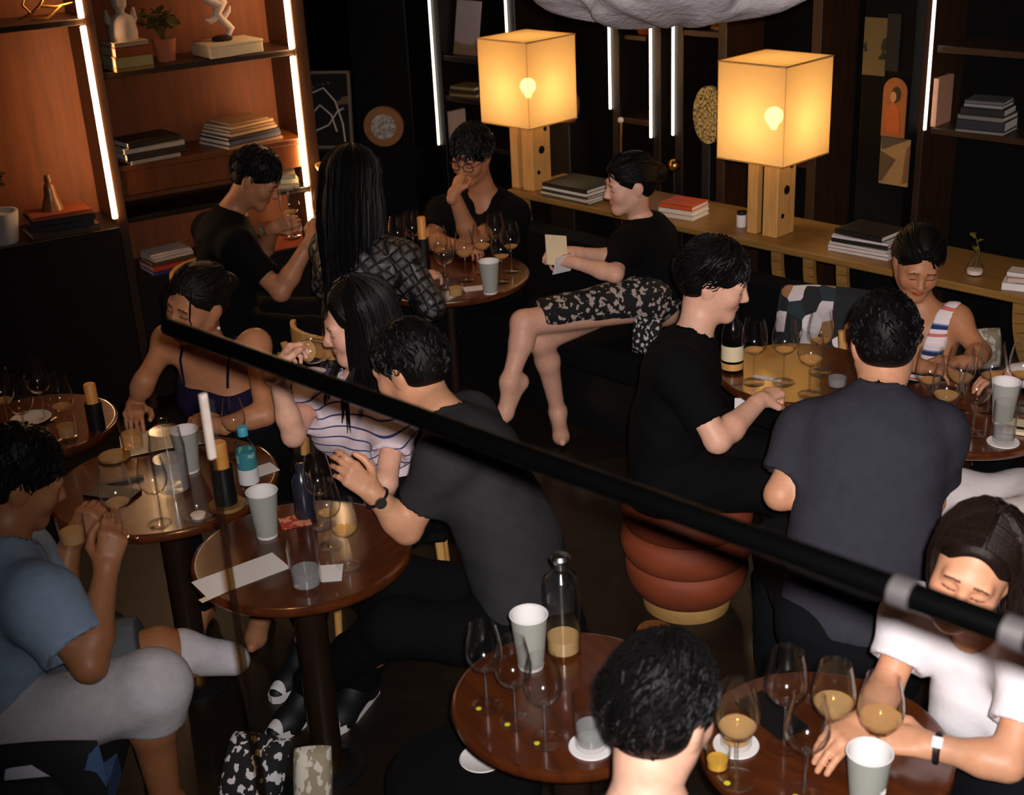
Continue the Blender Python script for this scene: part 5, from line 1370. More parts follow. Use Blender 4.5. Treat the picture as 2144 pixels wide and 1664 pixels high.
# ---- wine bottle table
p = on(1533, 775)
t = thing('wine_bottle', 'dark wine bottle with a cream label', 'bottle', tuple(p), -.4)
MB().lathe([(0, 0), (.036, 0), (.039, .004), (.039, .14), (.034, .165), (.016, .20), (.0145, .255), (.0165, .258), (.0165, .27), (0, .27)], 36).obj('body', plain('dark green glass', S(9, 11, 8), .12, spec=.6), t, True)
MB().lathe([(.0395, .045), (.0395, .10), (.0391, .10), (.0391, .045)], 36, (0, 0, 0), True).obj('label_band', M['cream'], t, True)
MB().lathe([(.0395, .012), (.0395, .036), (.0391, .036), (.0391, .012)], 36, (0, 0, 0), True).obj('lower_label', M['lamp_wood'], t, True)
MB().lathe([(0, .262), (.018, .262), (.018, .275), (0, .276)], 24).obj('foil', M['cream'], t, True)
g = 'glasses on the wine bottle table'
for x, y, wn in ((1577, 800, .108), (1640, 800, .108), (1694, 826, .116), (1716, 780, .108)):
    wineglass(on(x, y), {1577: 'stemmed glass beside the dark wine bottle', 1640: 'stemmed glass behind the white paper strip', 1694: 'stemmed glass between the fist and the short tumbler', 1716: 'stemmed glass in front of the geometric cushion'}[x], wn, 1.12, False, g)
tumbler(on(1752, 812), 'short tumbler behind the man in dark grey', .035, .085, .4, False)
card(on(1606, 792), .10, .025, -.5, 'white paper strip in front of the loose fist')
# ---- notebook table
g = 'glasses on the notebook table'
for x, y, wn in ((1974, 906, .116), (2036, 908, None), (1940, 868, .108), (2068, 858, .108), (2004, 866, .116), (2132, 856, .108)):
    wineglass(on(x, y), {None: 'empty stemmed glass', .108: 'stemmed glass with a drop of wine', .116: 'well filled stemmed wine glass'}[wn] + ' in the crowd on the notebook table', wn, 1.12, False, g)
cup(on(2098, 884), 'grey paper cup among the wine glasses on the notebook table')
tumbler(on(2100, 926), 'tall water glass on a white coaster before the notebook', .036, .13, .3, True)
t = thing('gold_bowl', 'faceted amber glass bowl beside the dark grey shoulder', 'bowl', tuple(on(1876, 852)))
MB().lathe([(0, 0), (.03, 0), (.05, .02), (.056, .045), (.053, .045), (.046, .02), (0, .006)], 10).obj('body', M['glass'], t)
MB().lathe([(0, .007), (.035, .008), (.044, .025), (0, .03)], 12).obj('drink', M['wine'], t)
q = on(2150, 900)
t = thing('notebook', 'pale notebook with a black elastic band at the table rim', 'notebook', tuple(q), -.5)
MB().box((0, 0, .006), (.13, .10, .011), None, .001).obj('cover', M['cream'], t); MB().box((0, -.02, .0065), (.132, .018, .0125)).obj('band', M['black'], t)
# ---- other seats and cushions
t = thing('throw_cushion', 'square cushion in a black, white and blue-grey geometric print', 'cushion', tuple(Z(1714, 792, .428)))
vs, fs = [], []; n_ = 20
for side in (1, -1):
    for j in range(n_ + 1):
        for k in range(n_ + 1):
            x, z = (k / n_ - .5) * 2, (j / n_ - .5) * 2
            th = .055 * (max(0, (1 - x ** 4) * (1 - z ** 4))) ** .5
            pin = 1 - .06 * (1 - abs(x)) * abs(z) ** 3 - .06 * (1 - abs(z)) * abs(x) ** 3
            vs.append((x * .185 * (1 - .06 * z * z), -side * th, z * .165 * (1 - .05 * x * x) + .165))
for sd in (0, 1):
    b0 = sd * (n_ + 1) ** 2
    for j in range(n_):
        for k in range(n_): fs.append((b0 + j * (n_ + 1) + k, b0 + j * (n_ + 1) + k + 1, b0 + (j + 1) * (n_ + 1) + k + 1, b0 + (j + 1) * (n_ + 1) + k))
cm = MB().add(vs, fs)
co = cm.obj('cover', M['retro'], t, True)
t.rotation_euler = (-.22, 0, -.35); t.scale = (1.0, .9, 1.14)
t2 = thing('throw_cushion', 'small black and white printed cushion behind the man in the black polo', 'cushion', tuple(Z(1352, 742, .428)))
c2 = inst('cover', MB().add(vs, fs).mesh('cover', M['bw'], True), t2); t2.scale = (.36, .6, .5); t2.rotation_euler = (-.2, 0, -.5)
for q, a, lb, mt in (((-1.33, 2.75), -1.50, 'armchair in a black, white and blue print under the man in blue', M['bluep']),
                     ):
    armchair(q[0], q[1], a, lb, mt, .42)
FS = np.array([*A(528, 1680, 2.62)[:2], 0])
FS = FS + np.array([.055, 0, 0])
stool(FS[0], FS[1], 'low dark footstool carrying two printed cushions', .13, .31)
t3 = thing('throw_cushion', 'black and white printed cushion lying low beside the printed armchair', 'cushion', tuple(FS + np.array([-.07, -.02, .305])))
inst('cover', MB().add(vs, fs).mesh('cover', M['bw'], True), t3); t3.rotation_euler = (-.75, 0, -.3); t3.scale = (.46, .7, .58)
t3 = thing('throw_cushion', 'beige floral cushion standing beside the black and white cushion', 'cushion', tuple(FS + np.array([.10, -.03, .305])))
inst('cover', MB().add(vs, fs).mesh('cover', M['beigep'], True), t3); t3.rotation_euler = (-.35, .12, .2); t3.scale = (.26, .6, .5)
t3 = thing('throw_cushion', 'black, white and blue printed cushion leaning on the printed armchair', 'cushion', (-1.12, 2.475, .422))
inst('cover', MB().add(vs, fs).mesh('cover', M['bluep'], True), t3); t3.rotation_euler = (-.12, 0, .0); t3.scale = (.7, .55, .62)
t3 = thing('throw_cushion', 'small beige printed cushion behind the notebook table', 'cushion', tuple(Z(2062, 772, .442)))
inst('cover', MB().add(vs, fs).mesh('cover', M['beigep'], True), t3); t3.rotation_euler = (-.2, 0, .1); t3.scale = (.36, .6, .5)
_b = Z(2062, 772, .44)
stool(_b[0], _b[1], 'dark padded stool under the small beige cushion', .17)
t = thing('napkin', 'white napkin hanging under the wine bottle table', 'napkin', tuple(A(1546, 968, 4.05)))
MB().box((0, 0, (TZ - .02 - float(A(1546, 968, 4.05)[2])) / 2), (.035, .004, TZ - .02 - float(A(1546, 968, 4.05)[2])), rz(-.2)).obj('cloth', M['white'], t)
_sp = Z(1012, 1598, .44)
stool(_sp[0] - .05, _sp[1] + .0, 'dark padded stool with a white paper disc on it')
t = thing('paper_disc', 'white round paper plate lying on the dark stool', 'plate', tuple(Z(1010, 1590, .4395)))
MB().lathe([(0, 0), (.050, 0), (.056, .005), (.054, .007), (.048, .003), (0, .003)], 36).obj('disc', M['white'], t, True)
stool(.03, 3.06, 'dark padded stool under the man in charcoal')
stool(.88, 2.98, 'dark padded stool under the man seen from behind in dark grey')
stool(.21, 1.74, 'dark padded stool under the short-haired man at the railing', .18, .36)
chair(1.47, 4.42, math.pi + .15, 'light wooden chair under the woman in the striped top')
chair(1.09, 2.25, 2.25, 'light wooden chair under the woman in white')
chair(-.44, 3.93, math.pi + .05, 'light wooden chair under the woman in the striped T-shirt')
chair(-.95, 4.22, math.pi, 'light wooden chair under the woman in the navy top')
chair(-.60, 4.88, -.5, 'light wooden chair under the woman in the quilted jacket')
chair(-1.25, 5.62, -1.5, 'light wooden chair under the man in black by the bookshelf')
chair(1.83, 3.5, math.pi / 2, 'light wooden chair under the person in the white skirt')

# ---------------------------------------------------------------- the people
def legs(q, face, spread=.10, kz=.50, ln=.42, az=.09, tuck=.02):
    """two plain seated legs facing a heading"""
    f = nrm([face[0], face[1], 0]); r = np.array([f[1], -f[0], 0]); P_ = np.array(q['pel'], float)
    for s, k in ((-1, 'legL'), (1, 'legR')):
        h_ = P_ + r * .085 * s; h_[2] = q.get('seat', .43) + .093; kn = h_ + f * .42 + r * (spread - .085) * s; kn[2] = max(kz, q.get('seat', .43) + .085)
        a = kn + f * tuck; a[2] = az
        q[k] = (h_, kn, a); q['foot' + k[-1]] = tuple(f)

M['shoe'] = plain('black trainer upper', S(12, 12, 14), .6)
def trainer(q, key):
    o = shoe(q, key, M['shoe'], M['white'], 'trainer')
    d_ = nrm([*q['foot' + key[-1]][:2], 0]); A_ = np.array(q[key][2], float)
    V, F = field_mesh([cap(A_ + d_ * .135 + np.array([0, 0, -.062]), A_ + d_ * .165 + np.array([0, 0, -.066]), .036, .03, .01)], .006); np_mesh('toe_cap', [(V - q['o'], F)], M['white'], o)
    V, F = field_mesh([cap(A_ - d_ * .035 + np.array([0, 0, -.02]), A_ - d_ * .03 + np.array([0, 0, -.05]), .036, .036, .01)], .006); np_mesh('heel_panel', [(V - q['o'], F)], M['white'], o)
def dark_shoes(q):
    for key in ('legL', 'legR'): shoe(q, key, M['shoe'], M['black'], 'shoe')
# -- woman in the white T-shirt
q = dict(sex='f', skin='mid', head=A(2036, 1192, 2.25), face=(-.50, -.86, -.08), up=(.26, -.1, 1), hk=.95, neck=A(2052, 1345, 2.31), SR=A(1918, 1290, 2.38), SL=A(2168, 1398, 2.16), pel=(1.09, 2.22, .50), hvox=.003, fvox=.0036, vox=.009, cvox=.008, bend=.12)
q['armR'] = (q['SR'], Z(1850, 1448, .80), Z(1806, 1512, .805)); q['armL'] = (q['SL'], Z(2108, 1598, .80), Z(1950, 1562, .80))
q['handR'] = dict(d=Z(1752, 1548, .81) - Z(1806, 1512, .805), n=(-.1, -.3, 1), side=-1, curl=(.22, .26, .3, .34), thumb=.2)
q['handL'] = dict(d=Z(1850, 1540, .81) - Z(1950, 1562, .80), n=(.1, -.5, 1), side=1, curl=(.18, .2, .24, .28), thumb=.2)
legs(q, (-.5, -.86))
P_WHITE = q
person('person', 'woman in a white T-shirt leaning on the table over her wine glasses', q)
shirt(q, CL['white'], .62, .016, .012, .026, 't_shirt', hem=-.10); trousers(q, CL['denim'])
long_hair(q, HAIR['brown'], 3, .17, 200, 1.15, 0, .007, True, (0.05, -.05, -1), .6, .0075)
W_ = np.array(q['armL'][2]); D_ = nrm(W_ - np.array(q['armL'][1])); c = W_ - D_ * .012
t = thing('wristwatch', 'dark wristwatch with a pale square face on the wrist of the woman in white', 'watch', tuple(c))
pts = []; u_ = nrm(np.cross(D_, (0, 0, 1))); v_ = np.cross(u_, D_)
MB().tube([(u_ * math.cos(a) + v_ * math.sin(a)) * .0275 for a in np.linspace(0, 2 * math.pi, 25)], .0075, 6).obj('strap', M['black'], t, True)
fdir = nrm(np.array([-.3, -.5, .8]) - D_ * (np.array([-.3, -.5, .8]) @ D_))
Rw = Matrix((tuple(D_), tuple(np.cross(fdir, D_)), tuple(fdir))).transposed()
MB().box(fdir * .034, (.022, .024, .006), Rw, .002).obj('face', M['white'], t)
# -- man at the railing seen from behind
q = dict(sex='m', skin='light', head=A(1388, 1490, 1.86), face=(.60, .72, -.36), up=(.10, .2, 1), neck=A(1352, 1672, 1.76), SL=(.03, 1.74, .86), SR=(.40, 1.72, .85), pel=(.21, 1.70, .44), seat=.36, hvox=.0032, vox=.009, bend=.03)
q['armL'] = (q['SL'], (-.03, 1.80, .60), (.10, 1.97, .57)); q['armR'] = (q['SR'], (.46, 1.80, .60), (.34, 1.97, .57))
legs(q, (.1, 1), .12, .43, tuck=-.08)
person('person', 'man with short black hair seen from behind at the railing', q)
shirt(q, CL['black'], .6); trousers(q, CL['denim']); dark_shoes(q); short_hair(q, HAIR['black'], 5, .03, .045, 420, .013, 0, -.055, .2, .008)
# -- man in charcoal leaning over the blank card table
q = dict(sex='m', skin='mid', head=A(856, 772, 3.42), face=(-.82, .45, -.38), up=(-.1, .1, 1), neck=A(930, 872, 3.30), SL=A(935, 960, 3.10), SR=A(985, 880, 3.42), pel=(.02, 3.06, .54), bend=.06, fat=1.0)
q['armL'] = (q['SL'], Z(852, 1108, .80), Z(783, 1034, .925)); q['armR'] = (q['SR'], (-.04, 3.52, .74), (.02, 3.34, .60))
q['handL'] = dict(d=Z(735, 992, .985) - Z(783, 1034, .925), n=(.1, -.7, .6), side=1, curl=(.25, .3, .35, .4), thumb=.3)
legs(q, (-1, .15), .13); q['legL'] = (q['legL'][0], np.array([-.36, 3.10, .50]), Z(652, 1432, .09)); q['legR'] = (q['legR'][0], np.array([-.36, 3.34, .50]), Z(752, 1418, .09)); q['footL'] = (-.5, -.7, 0); q['footR'] = (-.4, -.8, 0)
person('person', 'man in a charcoal T-shirt leaning over the table with his back turned', q)
shirt(q, CL['char'], .64, .02, .018, .03, 't_shirt', hem=-.05); trousers(q, CL['black'])
for key in ('legL', 'legR'): trainer(q, key)
short_hair(q, HAIR['black'], 8, .02, .04, 260)
W_ = np.array(q['armL'][2]); D_ = nrm(W_ - np.array(q['armL'][1])); u_ = nrm(np.cross(D_, (0, 0, 1))); v_ = np.cross(u_, D_)
t = thing('wristwatch', 'black wristwatch on the wrist of the man in charcoal', 'watch', tuple(W_ - D_ * .015))
MB().tube([(u_ * math.cos(a) + v_ * math.sin(a)) * .0305 for a in np.linspace(0, 2 * math.pi, 25)], .0055, 6).obj('strap', M['black'], t, True)
MB().tube([-u_ * .03, -u_ * .038], .016, 16).obj('face', M['steel'], t, True)
# -- woman in the striped T-shirt drinking
def stripes(name, base, line, scale, thick, rot=(0, 0, 0)):
    m, nt, p = _nt(name); v = _coord(nt, (1, 1, 1), 'Object', rot)
    w = nt.nodes.new('ShaderNodeTexWave'); w.wave_type = 'BANDS'; w.bands_direction = 'Z'; w.inputs['Scale'].default_value = scale; w.inputs['Distortion'].default_value = .35; w.inputs['Detail'].default_value = 1; w.inputs['Detail Scale'].default_value = .6
    nt.links.new(v, w.inputs['Vector'])
    nt.links.new(_ramp(nt, w.outputs['Fac'], [(0, base), (1 - thick, base), (1 - thick + .03, line)]), p.inputs['Base Color']); p.inputs['Roughness'].default_value = .9
    _bump(nt, p, _noise(nt, _coord(nt), 14, 5), .35, .012)
    return m
q = dict(sex='f', skin='light', head=A(748, 678, 3.86), face=(-.93, -.30, -.20), up=(-.12, 0, 1), neck=A(752, 795, 3.88), SR=A(662, 815, 3.90), SL=A(828, 885, 3.72), pel=(-.44, 3.80, .52))
q['armR'] = (q['SR'], A(614, 912, 3.66), A(577, 776, 3.64)); q['armL'] = (q['SL'], A(808, 1010, 3.52), (-.44, 3.58, .64))
q['handR'] = dict(d=A(598, 742, 3.70) - A(577, 776, 3.64), n=(-.8, -.5, .1), side=1, curl=(.55, .6, .65, .7), thumb=.6)
legs(q, (-.5, -1), .09); q['legL'] = (q['legL'][0], A(745, 1180, 3.60), Z(782, 1290, .09)); q['legR'] = (q['legR'][0], A(655, 1180, 3.58), Z(640, 1352, .09))
q['footL'] = (-.1, -.9, 0); q['footR'] = (-.4, -.8, 0)
person('person', 'woman in a blue-striped pale T-shirt drinking from a wine glass', q)
shirt(q, stripes('blue striped jersey', S(214, 196, 202), S(54, 62, 116), 9.6, .07, (0, .12, 0)), .60, .016, .02, .03, 't_shirt', hem=-.03); trousers(q, CL['denim'], .016, .85)
long_hair(q, HAIR['black'], 4, .34, 210, .95, 0, .012, True, (.10, -.10, -1), .75, .0075)
for key in ('legL', 'legR'): trainer(q, key)
h = q['h']; mb = MB(); RR = random.Random(3)
for k in range(26):
    s = -1 if k % 2 else 1; a = h.w(.074 * s, .03 + RR.uniform(-.02, .02), .0); e = np.array(q['Cp']) + q['r'] * (.055 * s + RR.uniform(-.02, .02)) + q['f'] * .155 + q['u'] * RR.uniform(-.02, .06)
    m1 = h.w(.078 * s, .035, -.09) + q['f'] * .02; m2 = (m1 + e) / 2 + q['f'] * .03
    mb.tube([p - q['o'] for p in (a, m1, m2, e)], [.006, .006, .005, .001], 5)
o = mb.obj('front_locks', HAIR['black'], q['root'], True); o['kind'] = 'stuff'
# her glass
mouth = q['h'].w(0, .118, -.055); hd = A(612, 742, 3.70)
ax = nrm(mouth - hd); gk = 1.0; rim = mouth - ax * .0 + np.array([0, 0, .008]); basep = rim - ax * .206
z_ = ax; x_ = nrm(np.cross((0, 0, 1), z_)); y_ = np.cross(z_, x_)
wineglass((0, 0, 0), 'stemmed glass of wine tipped to the lips of the woman in the striped T-shirt', .116, 1, False, None, Matrix(((x_[0], y_[0], z_[0], basep[0]), (x_[1], y_[1], z_[1], basep[1]), (x_[2], y_[2], z_[2], basep[2]), (0, 0, 0, 1))))
# -- woman in the navy top
q = dict(sex='f', skin='tan', head=A(412, 636, 4.10), face=(-.58, -.80, -.08), up=(.22, -.1, 1), neck=A(452, 745, 4.16), SL=A(534, 722, 4.08), SR=A(352, 712, 4.20), pel=(-.98, 4.26, .52), bend=.04)
q['armL'] = (q['SL'], Z(556, 868, .82), Z(455, 892, .80)); q['armR'] = (q['SR'], A(303, 796, 4.04), Z(282, 846, .80))
q['handL'] = dict(d=Z(385, 872, .81) - Z(455, 892, .80), n=(0, -.3, 1), side=1, curl=(.3, .35, .4, .45), thumb=.3)
q['handR'] = dict(d=Z(278, 874, .80) - Z(282, 846, .80), n=(0, -.2, 1), side=-1, curl=(.3, .32, .36, .4), thumb=.3)
legs(q, (-.1, -1), .11, tuck=-.10)
person('person', 'woman in a navy sleeveless top reading a menu at the table', q)
pr = torso_prims(q, .010); N_ = np.array(q['neck']); u = q['u']; f = q['f']
pr = [x for x in pr] + [half((0, 0, .422), (0, 0, -1), .02), half(np.array(q['pel']) + u * .33 + f * .0, u, .01)]
garment(q, 'tank_top', pr, CL['navy'], .008)
for Sx in (q['SL'], q['SR']):
    Sx = np.array(Sx); inn = Sx + (N_ - Sx) * .42
    a0 = np.array(q['Cp']) + (Sx - np.array(q['Cp'])) * .5 + f * .10 - u * .03; a1 = inn + u * .050; a2 = np.array(q['Cp']) + (Sx - np.array(q['Cp'])) * .5 - f * .11
    MB().tube([a0 - q['o'], (a0 * .4 + a1 * .6) + f * .03 - q['o'], a1 - q['o'], (a1 * .6 + a2 * .4) - f * .03 - q['o'], a2 - q['o']], .005, 6).obj('strap', CL['navy'], q['root'], True)
trousers(q, CL['denim'])
tied_hair(q, HAIR['warmblack'], 2, True, .009, [[(.05 * s, .07, .10), (.062 * s, .088, .05), (.058 * s, .088, .0), (.066 * s, .07, -.07)] for s in (-1, 1)] + [[(.03, .08, .10), (.036, .1, .05), (.045, .1, .0), (.05, .095, -.05)], [(.0, .085, .105), (.02, .105, .06), (.03, .112, .01), (.04, .10, -.03)]])
e_ = q['h'].w(-.083, -.012, -.05)
t = thing('earring', 'pearl drop earring of the woman in the navy top', 'earring', tuple(e_))
MB().lathe([(.006 * math.sin(math.pi * k / 8), -.006 * math.cos(math.pi * k / 8) - .012) for k in range(9)], 12).obj('pearl', M['white'], t, True); MB().tube([(0, 0, -.008), (0, 0, .012)], .0012, 6).obj('wire', M['brass'], t)
# -- man in blue at the printed armchair
q = dict(sex='m', skin='deep', head=A(42, 1005, 2.92), face=(.80, .42, -.42), up=(.12, .05, 1), neck=A(12, 1160, 2.82), SR=A(85, 1262, 2.64), SL=A(35, 1165, 3.05), pel=(-1.36, 2.74, .53), seat=.42, bend=.03)
q['armR'] = (q['SR'], A(188, 1392, 2.56), A(222, 1195, 2.72)); q['armL'] = (q['SL'], A(120, 1260, 3.02), A(150, 1130, 3.1))
q['handR'] = dict(d=A(240, 1110, 2.76) - A(222, 1195, 2.72), n=(.2, -.95, .1), side=-1, curl=(.4, .45, .5, .55), thumb=.5)
q['handL'] = dict(d=A(175, 1090, 3.12) - A(150, 1130, 3.1), n=(-.2, -.9, .2), side=1, curl=(.5, .5, .5, .5), thumb=.5)
q['legR'] = (np.array([-1.33, 2.66, .52]), A(318, 1440, 2.66), A(350, 1680, 2.70)); q['legL'] = (np.array([-1.33, 2.84, .52]), A(335, 1362, 2.92), A(488, 1380, 2.98))
q['footR'] = (.9, -.2, 0)
person('person', 'man in a dusty blue shirt and shorts raising a glass from the printed armchair', q)
shirt(q, CL['blue'], .72, .03, .02, .045, 'shirt', hem=-.06)
trousers(q, CL['grey'], .028, .66, 'shorts', ('legR',)); trousers(q, CL['dgrey'], .028, .50, 'shorts', ('legL',))
K_, A_ = np.array(q['legL'][1]), np.array(q['legL'][2])
garment(q, 'sock', [cap(K_ + (A_ - K_) * .28, A_, .064, .044, .02)], CL['grey'], .008)
short_hair(q, HAIR['black'], 11, .02, .04, 260)
hp = A(252, 1086, 2.78)
wineglass(hp - np.array([0, 0, .062]), 'stemmed glass raised in the hand of the man in blue', .108, 1.0)
tumbler(A(150, 1112, 3.0) - np.array([.0, 0, .04]), 'short glass of amber drink held by the man in blue', .036, .08, .5, False, 'wine')
# -- man seen from behind in dark grey
q = dict(sex='m', skin='mid', head=A(1850, 718, 3.28), face=(.12, .93, -.34), up=(0, .15, 1), neck=A(1842, 818, 3.20), SL=A(1692, 905, 3.22), SR=A(1958, 905, 3.15), pel=(.88, 2.98, .54), bend=.05, fat=1.08, hk=1.02)
q['armL'] = (q['SL'], A(1632, 1036, 3.14), (1.0, 3.52, .79)); q['armR'] = (q['SR'], A(1945, 1050, 3.12), (1.22, 3.42, .79))
q['handL'] = dict(d=(.3, 1, 0), n=(0, 0, 1), side=1, curl=(.5,) * 4); q['handR'] = dict(d=(-.3, 1, 0), n=(0, 0, 1), side=-1, curl=(.5,) * 4)
legs(q, (.05, 1), .12)
person('person', 'man in a dark grey T-shirt seen from behind at the right group', q)
q['root']['label'] = 'man in a dark grey T-shirt sitting with his back turned beside the rust pouf'
shirt(q, CL['slate'], .72, .022, .018, .036, 't_shirt', hem=-.06); trousers(q, CL['denim'], .02); dark_shoes(q); short_hair(q, HAIR['black'], 14, .02, .03, 260, .010)
# -- man in the black polo on the pouf
q = dict(sex='m', skin='light', head=A(1497, 590, 4.0), face=(.93, -.22, -.28), up=(.18, 0, 1), neck=A(1452, 708, 3.95), SR=A(1420, 775, 3.76), SL=A(1448, 722, 4.12), pel=(PF[0] - .06, PF[1] + .0, .50), bend=.05)
q['armR'] = (q['SR'], A(1502, 922, 3.66), Z(1592, 838, .80)); q['armL'] = (q['SL'], (.60, 4.26, .64), (.62, 4.04, .57))
q['handR'] = dict(d=Z(1636, 812, .80) - Z(1592, 838, .80), n=(-.35, -.5, .8), side=1, curl=(.95, 1, 1, 1), thumb=.8)
legs(q, (1, -.15), .12, tuck=-.06)
person('person', 'man in a black polo shirt on the rust pouf, fist on the table', q)
shirt(q, CL['black'], .74, .02, .015, .03, 'polo_shirt', hem=-.05); trousers(q, CL['black'], .018); dark_shoes(q); short_hair(q, HAIR['black'], 17, .0, .055, 330, .015, -.02, -.05, .3, .008)
# -- woman in the striped V-neck top
q = dict(sex='f', skin='tan', head=A(1922, 552, 4.38), face=(-.12, -.93, -.35), up=(.08, 0, 1), neck=A(1932, 648, 4.42), SR=A(1852, 655, 4.46), SL=A(2002, 668, 4.34), pel=(1.49, 4.44, .50))
q['armR'] = (q['SR'], (1.345, 4.215, .80), (1.372, 4.055, .80)); q['armL'] = (q['SL'], (1.625, 4.20, .78), (1.53, 4.07, .80))
q['handR'] = dict(d=(.55, -.6, .1), n=(0, 0, 1), side=-1, curl=(.3,) * 4); q['handL'] = dict(d=(-.85, .0, .1), n=(0, 0, 1), side=1, curl=(.3,) * 4)
legs(q, (.12, -1), .12, tuck=-.12); q['hk'] = .97
person('person', 'woman in a striped V-neck top looking down behind the notebook table', q)
def multi(name):
    m, nt, p = _nt(name); v = _coord(nt); sp = nt.nodes.new('ShaderNodeSeparateXYZ'); nt.links.new(v, sp.inputs[0])
    a = nt.nodes.new('ShaderNodeMath'); a.operation = 'FRACT'; b = nt.nodes.new('ShaderNodeMath'); b.operation = 'MULTIPLY'; b.inputs[1].default_value = 11.5
    nt.links.new(sp.outputs[2], b.inputs[0]); nt.links.new(b.outputs[0], a.inputs[0])
    nt.links.new(_ramp(nt, a.outputs[0], [(0, S(226, 214, 216)), (.30, S(206, 108, 98)), (.42, S(226, 214, 216)), (.58, S(30, 44, 92)), (.74, S(90, 130, 170)), (.80, S(226, 214, 216))], 'CONSTANT'), p.inputs['Base Color']); p.inputs['Roughness'].default_value = .9
    return m
vo = np.array(q['neck']) + q['f'] * .05
pr = torso_prims(q, .011) + [half((0, 0, .422), (0, 0, -1), .02), sub(cap(vo + q['u'] * .06, vo + q['f'] * .10 - q['u'] * .20, .062, .012, .01), .01), sub(cap(np.array(q['neck']) - q['u'] * .0, np.array(q['neck']) + q['u'] * .15, .075, .09, .01), .01)]
for Sx in (q['SL'], q['SR']):
    d_ = nrm(np.array(Sx) - np.array(q['neck'])); pr.append(half(np.array(Sx) + d_ * .004, d_, .01))
garment(q, 'striped_top', pr, multi('multicolour stripes'), .007)
V_ = []
for s in (-1, 1):
    a0 = np.array(q['Cp']) + q['r'] * .115 * s + q['f'] * .02 + q['u'] * .02
    MB().tube([a0 + q['u'] * .0 - q['o'], a0 - q['u'] * .18 - q['o'], a0 - q['u'] * .34 - q['o']], [.03, .045, .05], 12).obj('side_panel', CL['black'], q['root'], True)
trousers(q, CL['black'])
tied_hair(q, HAIR['black'], 4, True, .010); 
nk = np.array(q['neck'])
MB().tube([nk + q['r'] * .06 * math.cos(a) + q['f'] * (.03 + .05 * max(0, -math.sin(a))) + q['u'] * (-.01 + .10 * min(0, math.sin(a))) - q['o'] for a in np.linspace(0, 2 * math.pi, 33)], .0012, 5).obj('necklace', M['brass'], q['root'], True)
# -- man in black by the bookshelf
q = dict(sex='m', skin='tan', head=A(538, 374, 5.72), face=(.80, -.18, -.52), up=(.25, 0, 1), neck=A(482, 446, 5.74), SR=A(498, 520, 5.52), SL=A(440, 480, 5.92), pel=(-1.26, 5.62, .52), bend=.04)
q['armR'] = (q['SR'], A(588, 612, 5.40), A(652, 500, 5.46)); q['armL'] = (q['SL'], (-1.13, 5.87, .76), A(600, 475, 5.68) - np.array([.055, 0, .0]))
q['handR'] = dict(d=A(668, 462, 5.52) - A(652, 500, 5.46), n=(-.2, -.9, .2), side=-1, curl=(.45, .5, .55, .6), thumb=.5)
q['handL'] = dict(d=(.75, -.35, .35), n=(-.3, -.85, .2), side=1, curl=(.55,) * 4, thumb=.6)
legs(q, (1, -.1), .13)
person('person', 'man in black looking down beside the bookshelf with a raised hand', q)
shirt(q, CL['black'], .70, .02, .018, .03, 't_shirt'); trousers(q, CL['black']); short_hair(q, HAIR['black'], 21, .02, .04, 230)
wineglass(A(683, 500, 5.50), 'stemmed glass held up by the man in black at the bookshelf', .116, 1.1)
tp = A(608, 450, 5.62)
wineglass(tp - np.array([0, 0, .1]), 'stemmed glass catching the light before the man in black at the bookshelf', .108, 1.1)
# -- woman in the quilted jacket, from behind
q = dict(sex='f', skin='light', head=A(742, 392, 4.98), face=(.55, .80, -.22), up=(0, 0, 1), neck=A(752, 482, 4.95), SR=A(842, 545, 4.88), SL=A(690, 520, 5.08), pel=(-.60, 4.86, .54), fat=1.05)
q['armR'] = (q['SR'], A(898, 640, 4.78), Z(880, 585, .80)); q['armL'] = (q['SL'], (-.74, 5.18, .82), (-.52, 5.28, .79))
q['handR'] = dict(d=(.6, .7, .0), n=(0, -.2, 1), side=-1, curl=(.25, .3, .35, .4), thumb=.3); q['handL'] = dict(d=(.8, .3, 0), n=(0, 0, 1), side=1, curl=(.4,) * 4)
legs(q, (.4, 1), .09, tuck=-.08)
person('person', 'woman with long black hair in a quilted jacket seen from behind', q)
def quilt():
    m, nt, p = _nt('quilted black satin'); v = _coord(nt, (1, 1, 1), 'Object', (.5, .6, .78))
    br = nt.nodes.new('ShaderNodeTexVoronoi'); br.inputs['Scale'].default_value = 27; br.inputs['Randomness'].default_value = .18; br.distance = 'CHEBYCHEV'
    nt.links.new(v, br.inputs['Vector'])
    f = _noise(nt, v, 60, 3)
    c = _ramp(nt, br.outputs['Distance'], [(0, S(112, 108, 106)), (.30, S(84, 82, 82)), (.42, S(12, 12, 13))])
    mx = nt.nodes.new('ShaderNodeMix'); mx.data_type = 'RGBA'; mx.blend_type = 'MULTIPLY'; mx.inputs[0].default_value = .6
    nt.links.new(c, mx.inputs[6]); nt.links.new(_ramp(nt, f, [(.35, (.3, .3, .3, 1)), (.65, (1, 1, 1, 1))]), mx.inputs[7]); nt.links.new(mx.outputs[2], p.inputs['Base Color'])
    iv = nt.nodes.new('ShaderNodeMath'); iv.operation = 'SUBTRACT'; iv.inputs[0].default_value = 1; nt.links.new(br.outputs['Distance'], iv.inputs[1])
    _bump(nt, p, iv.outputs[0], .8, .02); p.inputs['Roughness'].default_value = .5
    return m
shirt(q, quilt(), 1.5, .026, .015, .03, 'quilted_jacket', hem=-.05); trousers(q, CL['black'])
long_hair(q, HAIR['black'], 6, .46, 260, .9, 0, .02, True, (-.06, -.18, -1), .8, .011)
